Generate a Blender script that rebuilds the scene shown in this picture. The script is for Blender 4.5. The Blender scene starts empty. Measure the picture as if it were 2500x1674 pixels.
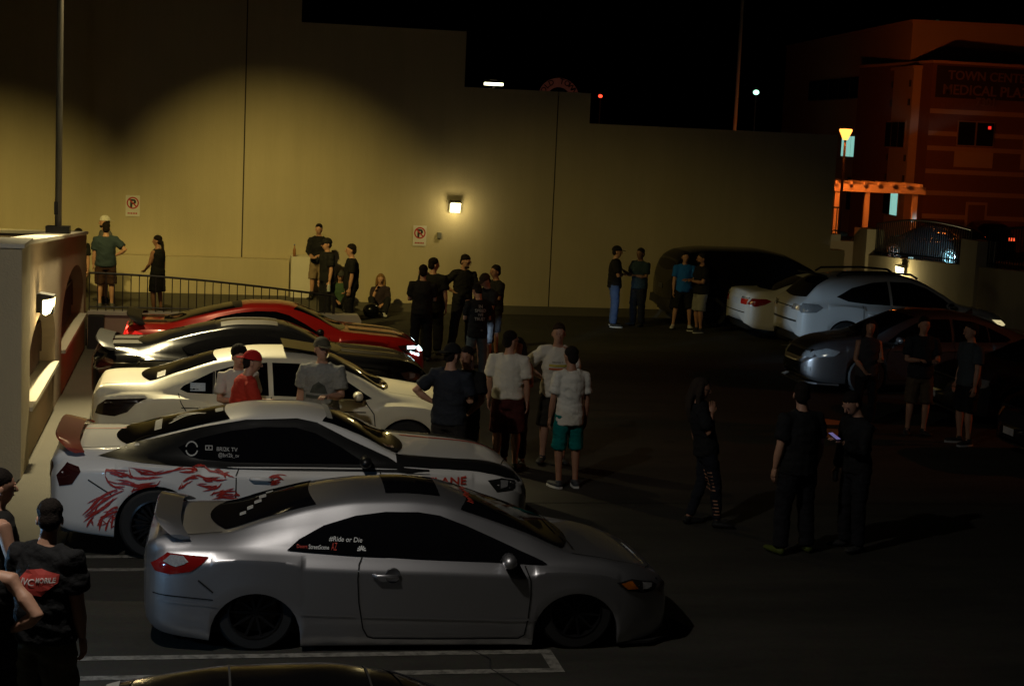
import bpy, bmesh, math, random
from mathutils import Vector, Matrix
from mathutils.bvhtree import BVHTree
R = math.radians
random.seed(7)
SC = bpy.context.scene
COL = SC.collection

# ------------------------------------------------------------------ camera
cam = bpy.data.cameras.new("camera"); cam_o = bpy.data.objects.new("camera", cam); COL.objects.link(cam_o)
cam.sensor_width = 36; cam.lens = 57.743; cam.clip_start = .1; cam.clip_end = 1500
def cam_matrix(H, yaw, pitch, roll):
    cy, sy, cp, sp = math.cos(yaw), math.sin(yaw), math.cos(pitch), math.sin(pitch)
    fw = Vector((sy*cp, cy*cp, -sp)); rt = Vector((cy, -sy, 0)); up = rt.cross(fw)
    c, s = math.cos(roll), math.sin(roll)
    r2 = c*rt + s*up; u2 = c*up - s*rt
    m = Matrix((r2, u2, -fw)).transposed().to_4x4(); m.translation = Vector((0, 0, H)); return m
cam_o.matrix_world = cam_matrix(4.2917, .191018, .1293, .04547)
SC.camera = cam_o

# ------------------------------------------------------------------ night sky
W = bpy.data.worlds.new("World"); SC.world = W; W.use_nodes = True
nt = W.node_tree; bg = nt.nodes["Background"]
sky = nt.nodes.new("ShaderNodeTexSky"); sky.sky_type = 'NISHITA'; sky.sun_disc = False
sky.sun_elevation = R(-4); sky.sun_rotation = R(200); sky.altitude = 300
nt.links.new(sky.outputs[0], bg.inputs[0]); bg.inputs[1].default_value = .0015

# ------------------------------------------------------------------ view
SC.view_settings.view_transform = 'Standard'; SC.view_settings.look = 'None'
SC.view_settings.exposure = 0; SC.view_settings.gamma = 1
SC.cycles.use_denoising = True
SC.cycles.max_bounces = 5; SC.cycles.diffuse_bounces = 3; SC.cycles.glossy_bounces = 3
SC.cycles.sample_clamp_indirect = 3
SC.cycles.caustics_reflective = False; SC.cycles.caustics_refractive = False

# ------------------------------------------------------------------ lamps (most stand in fixtures built further down; added fills are marked)
def lamp(kind, name, loc, power, col, target=None, size=None, blend=.2, radius=.1):
    l = bpy.data.lights.new(name, kind); l.energy = power; l.color = col; l.shadow_soft_size = radius
    o = bpy.data.objects.new(name, l); COL.objects.link(o); o.location = loc
    if kind == 'SPOT': l.spot_size = R(size); l.spot_blend = blend
    if target is not None:
        o.rotation_euler = (Vector(target)-Vector(loc)).to_track_quat('-Z', 'Y').to_euler()
    return o
WARM = (1, .76, .22); NEUT = (1, .93, .82); SOD = (1, .20, .025); COOL = (.55, .78, 1)
POLE_FAR = (-2.18, 26.7); POLE_NEAR = (-2.62, 10.2); ZL = 8.0
PF = (POLE_FAR[0]+.75, POLE_FAR[1], ZL); PG = (POLE_FAR[0]-.75, POLE_FAR[1], ZL)
lamp('SPOT', 'pole_light', PF, 5300, WARM, (PF[0]+2.04, PF[1]+6.89, ZL-4.51), 41.5, 1., .12)      # forward lenses, on the wall
lamp('SPOT', 'pole_light', PG, 5300, WARM, (PG[0]-1.06, PG[1]+5.88, ZL-4.73), 47, 1., .12)
lamp('SPOT', 'pole_light', PF, 2100, WARM, (11.0, 37.9, -2.6), 46, 1., .12)  # extra spot added in place of bounce on the right half of the wall
lamp('SPOT', 'pole_light', PF, 10500, (1, .84, .46), (-.3, 21.7, .5), 50, .9, .12)     # downward lens
lamp('SPOT', 'pole_light', PF, 900, (1, .80, .42), (PF[0]+.6, PF[1]-1.5, 0), 110, .7, .12)
lamp('SPOT', 'pole_light', (POLE_NEAR[0]+.8, POLE_NEAR[1], ZL), 1200, NEUT, (-.2, 13.2, 0), 146, 1., .12)
lamp('POINT', 'wall_and_fill_light', (5.82, 37.45, 2.36), 12, (1, .80, .36), radius=.07)
lamp('POINT', 'wall_and_fill_light', (-1.62, 21.45, 1.72), 16, (1, .76, .36), radius=.07)
lamp('POINT', 'wall_and_fill_light', (17.55, 39.9, 1.0), 30, (1, .84, .42), radius=.07)
lamp('POINT', 'wall_and_fill_light', (-2.1, 11.8, 1.2), 34, (.28, .60, 1), radius=.06)  # unseen bluish fill added for the car tails; has no fixture
lamp('POINT', 'street_light', (26.2, 64.85, 4.62), 4600, SOD, radius=.2)
lamp('SPOT', 'cool_fill_light', (29.2, 62.4, -.1), 900, (.45, .85, 1), (30.9, 65.6, -.35), 62, .5, .08)  # hidden cool fill added to brighten the cars across the street; no fixture
lamp('POINT', 'pole_fill_light', (17.0, 46.6, .2), 160, SOD, radius=.1)  # hidden sodium fill added to make the tall pole glow orange
lamp('SPOT', 'street_light', (27.0, 21.0, 8.2), 2300, SOD, (13.0, 24.0, .6), 42, .7, .15)

# ------------------------------------------------------------------ materials
MATS = {}
def mat(name, col=(.5, .5, .5), rough=.6, metal=0., coat=0., emit=None, estr=0., var=0., vscale=4., bump=0., bscale=60., spec=.5, detail=6, crough=.06):
    if name in MATS: return MATS[name]
    m = bpy.data.materials.new(name); m.use_nodes = True; n = m.node_tree; b = n.nodes["Principled BSDF"]
    b.inputs["Base Color"].default_value = (*col, 1); b.inputs["Roughness"].default_value = rough
    b.inputs["Metallic"].default_value = metal; b.inputs["Coat Weight"].default_value = coat
    b.inputs["Coat Roughness"].default_value = crough
    b.inputs["Specular IOR Level"].default_value = spec
    if emit: b.inputs["Emission Color"].default_value = (*emit, 1); b.inputs["Emission Strength"].default_value = estr
    tc = n.nodes.new("ShaderNodeTexCoord")
    if var:
        nz = n.nodes.new("ShaderNodeTexNoise"); nz.inputs["Scale"].default_value = vscale; nz.inputs["Detail"].default_value = detail
        nz.inputs["Roughness"].default_value = .65
        n.links.new(tc.outputs["Object"], nz.inputs["Vector"])
        mx = n.nodes.new("ShaderNodeMix"); mx.data_type = 'RGBA'
        mx.inputs[6].default_value = (*[c*(1-var) for c in col], 1); mx.inputs[7].default_value = (*[min(1, c*(1+var)) for c in col], 1)
        n.links.new(nz.outputs["Fac"], mx.inputs[0]); n.links.new(mx.outputs[2], b.inputs["Base Color"])
    if bump:
        n2 = n.nodes.new("ShaderNodeTexNoise"); n2.inputs["Scale"].default_value = bscale; n2.inputs["Detail"].default_value = 4
        bp = n.nodes.new("ShaderNodeBump"); bp.inputs["Strength"].default_value = bump; bp.inputs["Distance"].default_value = .02
        n.links.new(tc.outputs["Object"], n2.inputs["Vector"]); n.links.new(n2.outputs["Fac"], bp.inputs["Height"])
        n.links.new(bp.outputs["Normal"], b.inputs["Normal"])
    MATS[name] = m; return m
def concrete_mat():
    m = mat('deck concrete', (.20, .185, .16), .82, bump=.25, bscale=90); n = m.node_tree; b = n.nodes["Principled BSDF"]
    tc = n.nodes.new("ShaderNodeTexCoord")
    n1 = n.nodes.new("ShaderNodeTexNoise"); n1.inputs["Scale"].default_value = .55; n1.inputs["Detail"].default_value = 8; n1.inputs["Roughness"].default_value = .7
    n2 = n.nodes.new("ShaderNodeTexNoise"); n2.inputs["Scale"].default_value = 22; n2.inputs["Detail"].default_value = 5
    mp = n.nodes.new("ShaderNodeMapping"); mp.inputs["Scale"].default_value = (.35, 1.6, 1)
    n.links.new(tc.outputs["Object"], mp.inputs[0]); n.links.new(mp.outputs[0], n1.inputs["Vector"]); n.links.new(tc.outputs["Object"], n2.inputs["Vector"])
    r1 = n.nodes.new("ShaderNodeValToRGB"); r1.color_ramp.elements[0].position = .3; r1.color_ramp.elements[1].position = .72
    r1.color_ramp.elements[0].color = (.022, .021, .017, 1); r1.color_ramp.elements[1].color = (.062, .058, .047, 1)
    mx = n.nodes.new("ShaderNodeMix"); mx.data_type = 'RGBA'; mx.blend_type = 'MULTIPLY'; mx.inputs[0].default_value = .55
    n.links.new(n1.outputs["Fac"], r1.inputs[0]); n.links.new(r1.outputs[0], mx.inputs[6]); n.links.new(n2.outputs["Color"], mx.inputs[7])
    vo = n.nodes.new("ShaderNodeTexNoise"); vo.inputs["Scale"].default_value = 1.7; vo.inputs["Detail"].default_value = 3   # oil spots
    r2 = n.nodes.new("ShaderNodeValToRGB"); r2.color_ramp.elements[0].position = .66; r2.color_ramp.elements[1].position = .74
    n.links.new(tc.outputs["Object"], vo.inputs["Vector"]); n.links.new(vo.outputs["Fac"], r2.inputs[0])
    m2 = n.nodes.new("ShaderNodeMix"); m2.data_type = 'RGBA'; m2.inputs[7].default_value = (.008, .008, .007, 1)
    sc = n.nodes.new("ShaderNodeMath"); sc.operation = 'MULTIPLY'; sc.inputs[1].default_value = .6
    n.links.new(r2.outputs[0], sc.inputs[0]); n.links.new(sc.outputs[0], m2.inputs[0]); n.links.new(mx.outputs[2], m2.inputs[6])
    n.links.new(m2.outputs[2], b.inputs["Base Color"]); return m
def worn_paint_mat():
    m = mat('worn white paint', (.5, .48, .42), .7, bump=.2, bscale=80); n = m.node_tree; b = n.nodes["Principled BSDF"]
    tc = n.nodes.new("ShaderNodeTexCoord"); nz = n.nodes.new("ShaderNodeTexNoise"); nz.inputs["Scale"].default_value = 9; nz.inputs["Detail"].default_value = 8; nz.inputs["Roughness"].default_value = .75
    rp = n.nodes.new("ShaderNodeValToRGB"); rp.color_ramp.elements[0].position = .36; rp.color_ramp.elements[1].position = .56
    rp.color_ramp.elements[0].color = (.045, .042, .035, 1); rp.color_ramp.elements[1].color = (.20, .19, .165, 1)
    n.links.new(tc.outputs["Object"], nz.inputs["Vector"]); n.links.new(nz.outputs["Fac"], rp.inputs[0]); n.links.new(rp.outputs[0], b.inputs["Base Color"]); return m
M_DECK = concrete_mat(); M_DECK.node_tree.nodes['Principled BSDF'].inputs['Specular IOR Level'].default_value = .25; M_LINE = worn_paint_mat()
M_STUCCO = mat('cream stucco', (.50, .43, .29), .9, var=.09, vscale=.8, bump=.35, bscale=45, detail=9)
def streaks(m, amt=.16):
    n = m.node_tree; b = n.nodes["Principled BSDF"]; tc = n.nodes.new("ShaderNodeTexCoord"); mp = n.nodes.new("ShaderNodeMapping"); mp.inputs["Scale"].default_value = (1.1, 1.1, .10)
    nz = n.nodes.new("ShaderNodeTexNoise"); nz.inputs["Scale"].default_value = 1.6; nz.inputs["Detail"].default_value = 10; nz.inputs["Roughness"].default_value = .72
    n.links.new(tc.outputs["Object"], mp.inputs[0]); n.links.new(mp.outputs[0], nz.inputs["Vector"])
    rp = n.nodes.new("ShaderNodeValToRGB"); rp.color_ramp.elements[0].position = .34; rp.color_ramp.elements[1].position = .66
    rp.color_ramp.elements[0].color = (1-2*amt, 1-2.1*amt, 1-2.3*amt, 1); rp.color_ramp.elements[1].color = (1, 1, 1, 1)
    mx = n.nodes.new("ShaderNodeMix"); mx.data_type = 'RGBA'; mx.blend_type = 'MULTIPLY'; mx.inputs[0].default_value = 1
    src = b.inputs["Base Color"].links[0].from_socket; n.links.new(src, mx.inputs[6]); n.links.new(nz.outputs["Fac"], rp.inputs[0]); n.links.new(rp.outputs[0], mx.inputs[7]); n.links.new(mx.outputs[2], b.inputs["Base Color"])
streaks(M_STUCCO, .05)
M_STUCCO2 = mat('tan stucco', (.42, .33, .23), .9, var=.10, vscale=1.2, bump=.35, bscale=50)
M_CAP = mat('pale coping', (.62, .58, .48), .85, var=.08, vscale=3, bump=.2)
M_WALK = mat('walkway concrete', (.075, .068, .052), .85, var=.22, vscale=1.4, bump=.25, bscale=70)
M_IRON = mat('dark painted iron', (.022, .018, .015), .5)
M_RUST = mat('brown painted iron', (.07, .035, .022), .55)
M_BLACKMET = mat('black powder coat', (.012, .012, .013), .45)
M_POLE = mat('bronze pole paint', (.16, .15, .12), .5)
M_LENSW = mat('lit wall lamp lens', (.9, .85, .6), .3, emit=(1, .84, .40), estr=6)
M_ORANGE = mat('lit sodium globe', (.9, .5, .2), .3, emit=(1, .30, .05), estr=3.6)
M_TYRE = mat('tyre rubber', (.012, .012, .012), .75)
M_GLASS = mat('dark tinted glass', (.004, .004, .005), .04, spec=.07)
M_DARKPL = mat('dark plastic', (.012, .012, .012), .5)
M_CHROME = mat('chrome', (.7, .7, .7), .12, metal=1)
M_RIM = mat('black rim', (.012, .012, .013), .3, metal=.3)
M_TAIL = mat('red tail lens', (.20, .006, .005), .12, coat=.8)
M_TAILDK = mat('smoked tail lens', (.035, .006, .006), .12, coat=.8)
M_CLEAR = mat('clear lamp lens', (.55, .55, .55), .12, metal=.6, coat=1, var=.7, vscale=60)
M_AMBER = mat('amber lens', (.45, .12, .01), .15, coat=.8)
M_SEAM = mat('panel gap', (.004, .004, .004), .9)
M_PLATE = mat('licence plate', (.5, .5, .52), .5, var=.3, vscale=30)
M_WHITE = mat('white vinyl', (.72, .72, .70), .5)
M_REDV = mat('red vinyl', (.38, .03, .02), .4)
M_REDTXT = mat('red lettering', (.5, .05, .03), .5)

# ------------------------------------------------------------------ mesh helpers
def tagit(o, label=None, cat=None, group=None, kind=None):
    if label: o["label"] = label
    if cat: o["category"] = cat
    if group: o["group"] = group
    if kind: o["kind"] = kind
    return o
def mobj(name, v, f, m, parent=None, smooth=False, sharp=None, fm=None):
    me = bpy.data.meshes.new(name); me.from_pydata([tuple(a) for a in v], [], f)
    for x in (m if isinstance(m, (list, tuple)) else [m]): me.materials.append(x)
    if fm:
        for p, i in zip(me.polygons, fm): p.material_index = i
    if smooth:
        me.polygons.foreach_set("use_smooth", [True]*len(me.polygons))
        if sharp: me.set_sharp_from_angle(angle=R(sharp))
    me.update(); o = bpy.data.objects.new(name, me); COL.objects.link(o)
    if parent: o.parent = parent
    return o
def share(name, src, parent, loc=(0, 0, 0), rot=(0, 0, 0), scale=(1, 1, 1)):
    o = bpy.data.objects.new(name, src.data); COL.objects.link(o); o.parent = parent
    o.location = loc; o.rotation_euler = rot; o.scale = scale; return o
def empty(name, loc=(0, 0, 0), rz=0, **k):
    o = bpy.data.objects.new(name, None); COL.objects.link(o); o.location = loc; o.rotation_euler = (0, 0, rz); o.empty_display_size = .2
    return tagit(o, **k)
class MB:
    def __init__(s): s.v = []; s.f = []
    def add(s, v, f):
        k = len(s.v); s.v += [tuple(a) for a in v]; s.f += [tuple(i+k for i in q) for q in f]; return s
    def box(s, x0, x1, y0, y1, z0, z1):
        return s.add([(x, y, z) for z in (z0, z1) for y in (y0, y1) for x in (x0, x1)],
                     [(0, 2, 3, 1), (4, 5, 7, 6), (0, 1, 5, 4), (2, 6, 7, 3), (0, 4, 6, 2), (1, 3, 7, 5)])
    def prism(s, poly, axis, a, b):   # poly in the other two axes
        n = len(poly)
        def P(u, w, t): return {'x': (t, u, w), 'y': (u, t, w), 'z': (u, w, t)}[axis]
        v = [P(u, w, a) for u, w in poly]+[P(u, w, b) for u, w in poly]
        return s.add(v, [tuple(range(n)), tuple(range(2*n-1, n-1, -1))]+[(i, i+n, (i+1) % n+n, (i+1) % n) for i in range(n)])
    def tube(s, pts, rad, n=10, ref=None, caps=True):
        pts = [Vector(p) for p in pts]; rings = []
        rad = [(r, r) if not isinstance(r, (tuple, list)) else r for r in (rad if isinstance(rad, list) else [rad]*len(pts))]
        ref = Vector(ref) if ref else None; v = []
        for i, p in enumerate(pts):
            t = (pts[min(i+1, len(pts)-1)]-pts[max(i-1, 0)]).normalized()
            r = ref or (Vector((1, 0, 0)) if abs(t.x) < .8 else Vector((0, 1, 0)))
            a = (r-t*r.dot(t)).normalized(); b = t.cross(a)
            for k in range(n):
                th = 2*math.pi*k/n; v.append(p+a*rad[i][0]*math.cos(th)+b*rad[i][1]*math.sin(th))
        f = [(i*n+k, i*n+(k+1) % n, (i+1)*n+(k+1) % n, (i+1)*n+k) for i in range(len(pts)-1) for k in range(n)]
        if caps: f += [tuple(range(n))[::-1], tuple((len(pts)-1)*n+k for k in range(n))]
        return s.add(v, f)
    def ell(s, c, r, n=10, m=7, rot=None):
        v = []; 
        for i in range(m+1):
            ph = math.pi*i/m
            for k in range(n):
                th = 2*math.pi*k/n
                q = Vector((r[0]*math.sin(ph)*math.cos(th), r[1]*math.sin(ph)*math.sin(th), r[2]*math.cos(ph)))
                if rot: q = rot @ q
                v.append(q+Vector(c))
        return s.add(v, [(i*n+k, (i+1)*n+k, (i+1)*n+(k+1) % n, i*n+(k+1) % n) for i in range(m) for k in range(n)])
    def lathe(s, prof, c, axis='y', n=28):   # prof: (radius, offset along axis)
        v = []
        for r, t in prof:
            for k in range(n):
                th = 2*math.pi*k/n; a, b = r*math.cos(th), r*math.sin(th)
                q = {'y': (a, t, b), 'x': (t, a, b), 'z': (a, b, t)}[axis]; v.append((c[0]+q[0], c[1]+q[1], c[2]+q[2]))
        return s.add(v, [(i*n+k, i*n+(k+1) % n, (i+1)*n+(k+1) % n, (i+1)*n+k) for i in range(len(prof)-1) for k in range(n)])
    def build(s, name, m, parent=None, smooth=False, sharp=None): return mobj(name, s.v, s.f, m, parent, smooth, sharp)
def box(name, b, m, parent=None): return MB().box(*b).build(name, m, parent)
def text_data(s, size=1., shear=0., extrude=0., bold=0., align='LEFT'):
    cu = bpy.data.curves.new("lettering", 'FONT'); cu.body = s; cu.size = size; cu.shear = shear; cu.extrude = extrude; cu.offset = bold; cu.align_x = align
    cu.resolution_u = 3
    o = bpy.data.objects.new("lettering", cu); COL.objects.link(o)
    me = bpy.data.meshes.new_from_object(o.evaluated_get(bpy.context.evaluated_depsgraph_get()))
    v = [tuple(a.co) for a in me.vertices]; f = [tuple(p.vertices) for p in me.polygons]
    bpy.data.objects.remove(o); bpy.data.curves.remove(cu); bpy.data.meshes.remove(me); return v, f
def lerp(a, b, t): return a+(b-a)*t
def pchip(pts):
    X = [p[0] for p in pts]; Y = [p[1] for p in pts]; n = len(X)
    d = [(Y[i+1]-Y[i])/(X[i+1]-X[i]) for i in range(n-1)]
    m = [d[0]]+[0 if d[i-1]*d[i] <= 0 else 2*d[i-1]*d[i]/(d[i-1]+d[i]) for i in range(1, n-1)]+[d[-1]]
    def f(x):
        if x <= X[0]: return Y[0]
        if x >= X[-1]: return Y[-1]
        i = next(k for k in range(n-1) if x <= X[k+1]); h = X[i+1]-X[i]; t = (x-X[i])/h
        return (2*t**3-3*t**2+1)*Y[i]+(t**3-2*t**2+t)*h*m[i]+(-2*t**3+3*t**2)*Y[i+1]+(t**3-t**2)*h*m[i+1]
    return f
def clip_half(poly, ax, val, keep_gt):
    out = []
    for i in range(len(poly)):
        a, b = poly[i], poly[(i+1) % len(poly)]
        ia, ib = ((a[ax] >= val) == keep_gt or a[ax] == val), ((b[ax] >= val) == keep_gt or b[ax] == val)
        if ia: out.append(a)
        if ia != ib and a[ax] != b[ax]:
            t = (val-a[ax])/(b[ax]-a[ax]); out.append((lerp(a[0], b[0], t), lerp(a[1], b[1], t)))
    return out
def gridpoly(poly, cell):
    us = [p[0] for p in poly]; vs = [p[1] for p in poly]; V = []; F = []; key = {}
    nu = max(1, math.ceil((max(us)-min(us))/cell)); nv = max(1, math.ceil((max(vs)-min(vs))/cell))
    u0, v0 = min(us), min(vs); du = (max(us)-u0)/nu; dv = (max(vs)-v0)/nv
    for i in range(nu):
        strip = poly
        if nu > 1: strip = clip_half(clip_half(poly, 0, u0+i*du, True), 0, u0+(i+1)*du, False)
        if len(strip) < 3: continue
        for j in range(nv):
            c = clip_half(clip_half(strip, 1, v0+j*dv, True), 1, v0+(j+1)*dv, False) if nv > 1 else strip
            if len(c) < 3: continue
            ids = []
            for p in c:
                k = (round(p[0], 5), round(p[1], 5))
                if k not in key: key[k] = len(V); V.append(p)
                if not ids or ids[-1] != key[k]: ids.append(key[k])
            if ids[0] == ids[-1]: ids.pop()
            if len(set(ids)) == len(ids) and len(ids) >= 3: F.append(tuple(ids))
    return V, F
def project(bvh, V, F, axis, side, off):
    out = []; ok = []
    for u, w in V:
        o, d = {'Y': (Vector((u, side*4, w)), Vector((0, -side, 0))), 'Z': (Vector((u, w, 6)), Vector((0, 0, -1))), 'X': (Vector((side*8, u, w)), Vector((-side, 0, 0)))}[axis]
        h = bvh.ray_cast(o, d)
        if h[0] is None: out.append((0, 0, 0)); ok.append(False)
        else:
            n = h[1]; n = -n if n.dot(d) > 0 else n
            out.append(h[0]+n*off); ok.append(True)
    return out, [f for f in F if all(ok[i] for i in f)]
def decal(bvh, poly, axis, name, m, parent, off=.004, cell=.06, side=1):
    V, F = gridpoly(poly, cell); v, f = project(bvh, V, F, axis, side, off)
    return mobj(name, v, f, m, parent, smooth=True) if f else None
def strip(pts, w):   # a closed outline round a polyline
    L = []; Rr = []
    for i, p in enumerate(pts):
        a = pts[max(0, i-1)]; b = pts[min(len(pts)-1, i+1)]; dx, dy = b[0]-a[0], b[1]-a[1]; l = math.hypot(dx, dy) or 1
        L.append((p[0]-dy/l*w/2, p[1]+dx/l*w/2)); Rr.append((p[0]+dy/l*w/2, p[1]-dx/l*w/2))
    return L+Rr[::-1]
def line_decal(bvh, pts, w, axis, name, m, parent, off=.003, side=1):
    mb = MB()
    for a, b in zip(pts, pts[1:]):
        V, F = gridpoly(strip([a, b], w), .05); v, f = project(bvh, V, F, axis, side, off); mb.add(v, f)
    return mb.build(name, m, parent) if mb.f else None
def text_decal(bvh, s, x, z, width, axis, name, m, parent, side=-1, off=.006, shear=0, rot=0, bold=0, height=None, flip=1):
    v, f = text_data(s, 1, shear, bold=bold); xs = [a[0] for a in v]; ys = [a[1] for a in v]
    k = width/(max(xs)-min(xs)); kz = k if height is None else height/(max(ys)-min(ys)); c, sn = math.cos(rot), math.sin(rot); P = []
    for a in v:
        p, q = (a[0]-min(xs))*k, (a[1]-min(ys))*kz; P.append((x+flip*(p*c-q*sn), z+p*sn+q*c))
    V, F = project(bvh, P, f, axis, side, off)
    return mobj(name, V, F, m, parent) if F else None
# ================================================================== the setting
def struct(o): o["kind"] = "structure"; return o
struct(box('ground', (-300, 400, -200, 600, -.75, -.55), mat('dark asphalt', (.05, .05, .05), .9, var=.3, vscale=.5)))
struct(box('parking_deck', (-2.95, 18.4, -12, 43.7, -.5, 0), M_DECK))
struct(box('walkway', (-2.0, -1.25, 4, 30.6, .004, .03), M_WALK))
struct(box('raised_walkway', (-8.5, 2.75, 30.92, 37.9, .004, .30), M_WALK))
struct(MB().prism([(2.75, .004), (2.75, .30), (3.3, .004)], 'y', 30.92, 37.9).build('walkway_ramp', M_WALK))
# hairpin parking lines
for k in range(-1, 5):
    y = 12.67+3.07*k; h = .235; w = .05; x1 = 2.95; x0 = -1.15; mb = MB()
    def sheet(x0, x1, y0, y1): mb.add([(x0, y0, .005), (x1, y0, .005), (x1, y1, .005), (x0, y1, .005)], [(0, 1, 2, 3)])
    sheet(x0, x1, y-h-w, y-h+w); sheet(x0, x1, y+h-w, y+h+w); sheet(x1-.1, x1, y-h+w, y+h-w)
    struct(mb.build('parking_line', M_LINE))
for k in range(0, 5):
    y = 35.4-2.45*k
    struct(MB().add([(12.2, y-.05, .005), (17.8, y-.05, .005), (17.8, y+.05, .005), (12.2, y+.05, .005)], [(0, 1, 2, 3)]).build('parking_line', M_LINE))
# saw-cut joints and a crack in the deck
rj = random.Random(3)
for pts in ([(2.55, 12.0), (2.36, 12.5), (2.40, 12.75), (2.1, 13.3)],):
    mb = MB(); o = strip(pts, .014); mb.add([(a, b, .0065) for a, b in o], [(i, i+1, len(o)-2-i, len(o)-1-i) for i in range(len(pts)-1)]); struct(mb.build('deck_crack', M_SEAM))
for y in (18.3, 24.6, 31.0):
    struct(MB().add([(3.4, y-.012, .004), (18, y-.012, .004), (18, y+.012, .004), (3.4, y+.012, .004)], [(0, 1, 2, 3)]).build('deck_joint', M_SEAM))

# ---- the tall stepped wall at the back
bw = empty('stepped_wall', (0, 37.9, 0), label='tall cream stucco wall with stepped top closing the far side of the deck', cat='wall')
for poly in ([(-14, 0), (-6.27, 0), (-6.27, 9.5), (-14, 9.5)], [(-6.24, 0), (.945, 0), (.945, 9.5), (-6.24, 9.5)],
             [(.975, 0), (8.155, 0), (8.155, 5.2), (5.94, 5.2), (5.94, 6.46), (2.17, 6.46), (2.17, 9.5), (.975, 9.5)],
             [(8.185, 0), (15.5, 0), (15.5, 1.72), (15.12, 1.72), (15.12, 4.5), (8.94, 4.5), (8.94, 5.2), (8.185, 5.2)]):
    MB().prism(poly, 'y', 0, .45).build('panel', M_STUCCO, bw)
for x in (-6.255, .96, 8.17): box('joint_filler', (x-.03, x+.03, .025, .3, 0, 5.1 if x > 5 else 9.4), mat('dark joint', (.05, .04, .025), .9), bw)
pw = empty('plinth_wall', (0, 37.5, 0), label='low pale plinth wall along the foot of the cream wall ending in a post', cat='wall')
box('plinth', (-8.5, 2.02, 0, .38, .30, 1.12), M_STUCCO, pw); box('end_post', (2.05, 2.55, -.32, .385, .30, 1.22), M_CAP, pw)
# mortar curb at the foot of the right half
struct(MB().prism([(37.45, .004), (37.9, .004), (37.9, .16)], 'x', 3.3, 15.4).build('wall_curb', M_WALK))

def no_parking(x, z):
    e = empty('no_parking_sign', (x, 37.885, z), label='no parking sign on the cream wall '+('near the lamp pole' if x < 0 else 'left of the lit wall lamp'), cat='sign', group='no parking signs on the cream wall')
    box('plate', (-.155, .155, -.004, .006, -.235, .235), mat('sign white', (.62, .60, .56), .5, var=.08, vscale=12), e)
    v, f = text_data('P', .25, bold=.012, align='CENTER'); mobj('letter', [(a, -.007, b-.03) for a, b, c in v], f, mat('sign black', (.02, .02, .02), .6), e)
    red = mat('sign red', (.42, .03, .03), .5); mb = MB()
    for k in range(24):
        a, b = 2*math.pi*k/24, 2*math.pi*(k+1)/24
        mb.add([(r*math.cos(t), -.009, .065+r*math.sin(t)) for r, t in ((.105, a), (.135, a), (.135, b), (.105, b))], [(0, 1, 2, 3)])
    mb.build('ring', red, e)
    c = .7071; mb = MB().add([(-.085-.011, -.011, .065+.085-.011), (-.085+.011, -.011, .065+.085+.011), (.085+.011, -.011, .065-.085+.011), (.085-.011, -.011, .065-.085-.011)], [(0, 1, 2, 3)]); mb.build('slash', red, e)
    mb = MB(); xx = -.11
    for wd in (.035, .03, .035, .03, .03, .035): mb.add([(xx, -.007, -.185), (xx+wd*.8, -.007, -.185), (xx+wd*.8, -.007, -.15), (xx, -.007, -.15)], [(0, 1, 2, 3)]); xx += wd+.004
    mb.build('small_print', red, e)
no_parking(-1.48, 2.20); no_parking(5.03, 1.74)
box('outlet_box', (5.44, 5.53, 37.83, 37.9, 1.70, 1.83), mat('grey metal', (.16, .16, .14), .5))
tagit(bpy.data.objects['outlet_box'], 'small grey outlet box on the cream wall right of the parking sign', 'outlet')

def wall_pack(loc, rz, label):   # local +y points out of the wall
    e = empty('wall_lamp', loc, rz, label=label, cat='wall lamp', group='lit wall lamps')
    MB().prism([(0, .22), (0, -.10), (.10, -.10), (.10, .12), (.30, .16), (.30, .20), (.05, .24)], 'x', -.17, .17).build('housing', M_BLACKMET, e)
    MB().prism([(.104, -.12), (.104, .115), (.295, .155), (.285, .02), (.24, -.10), (.16, -.15)], 'x', -.16, .16).build('lens', M_LENSW, e)
    mb = MB()
    for k in (-.154, .148): mb.box(k, k+.006, .06, .29, -.12, .14)
    mb.build('guard', M_BLACKMET, e); e.scale = (.72, .72, .72); return e
wall_pack((5.82, 37.9, 2.42), math.pi, 'lit lamp on the middle of the tall cream wall')
wall_pack((-2.0, 21.45, 1.80), -math.pi/2, 'lit lamp on the arched parapet at the left')
wall_pack((18.0, 39.9, 1.10), math.pi/2, 'lit lamp on the low wall under the street fence')

# ---- the arched parapet on the left
lw = empty('arched_parapet', (-2, 0, 0), label='stucco parapet with arched openings along the left side behind the car tails', cat='wall')
def ztop(y): return 2.70-(y-19.8)*.059
def arch(y0, y1, sp, cr, n=16):
    c, a = (y0+y1)/2, (y1-y0)/2; return [(c-a*math.cos(math.pi*k/n), sp+(cr-sp)*math.sin(math.pi*k/n)) for k in range(n+1)]
bays = [(20.3, 24.15, 1.05, 1.66), (25.25, 30.0, 1.02, 1.74)]
MB().prism([(20.25, 0), (30.6, 0), (30.6, .64), (20.25, .64)], 'x', -.34, 0).build('spandrel_wall', M_STUCCO2, lw)
edges = [20.25]+[v for b in bays for v in b[:2]]+[30.6]
for a, b in ((20.25, 20.3), (24.15, 25.25), (30.0, 30.6)): MB().prism([(a, .64), (b, .64), (b, ztop(b)), (a, ztop(a))], 'x', -.34, 0).build('pier', M_STUCCO2, lw)
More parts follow.
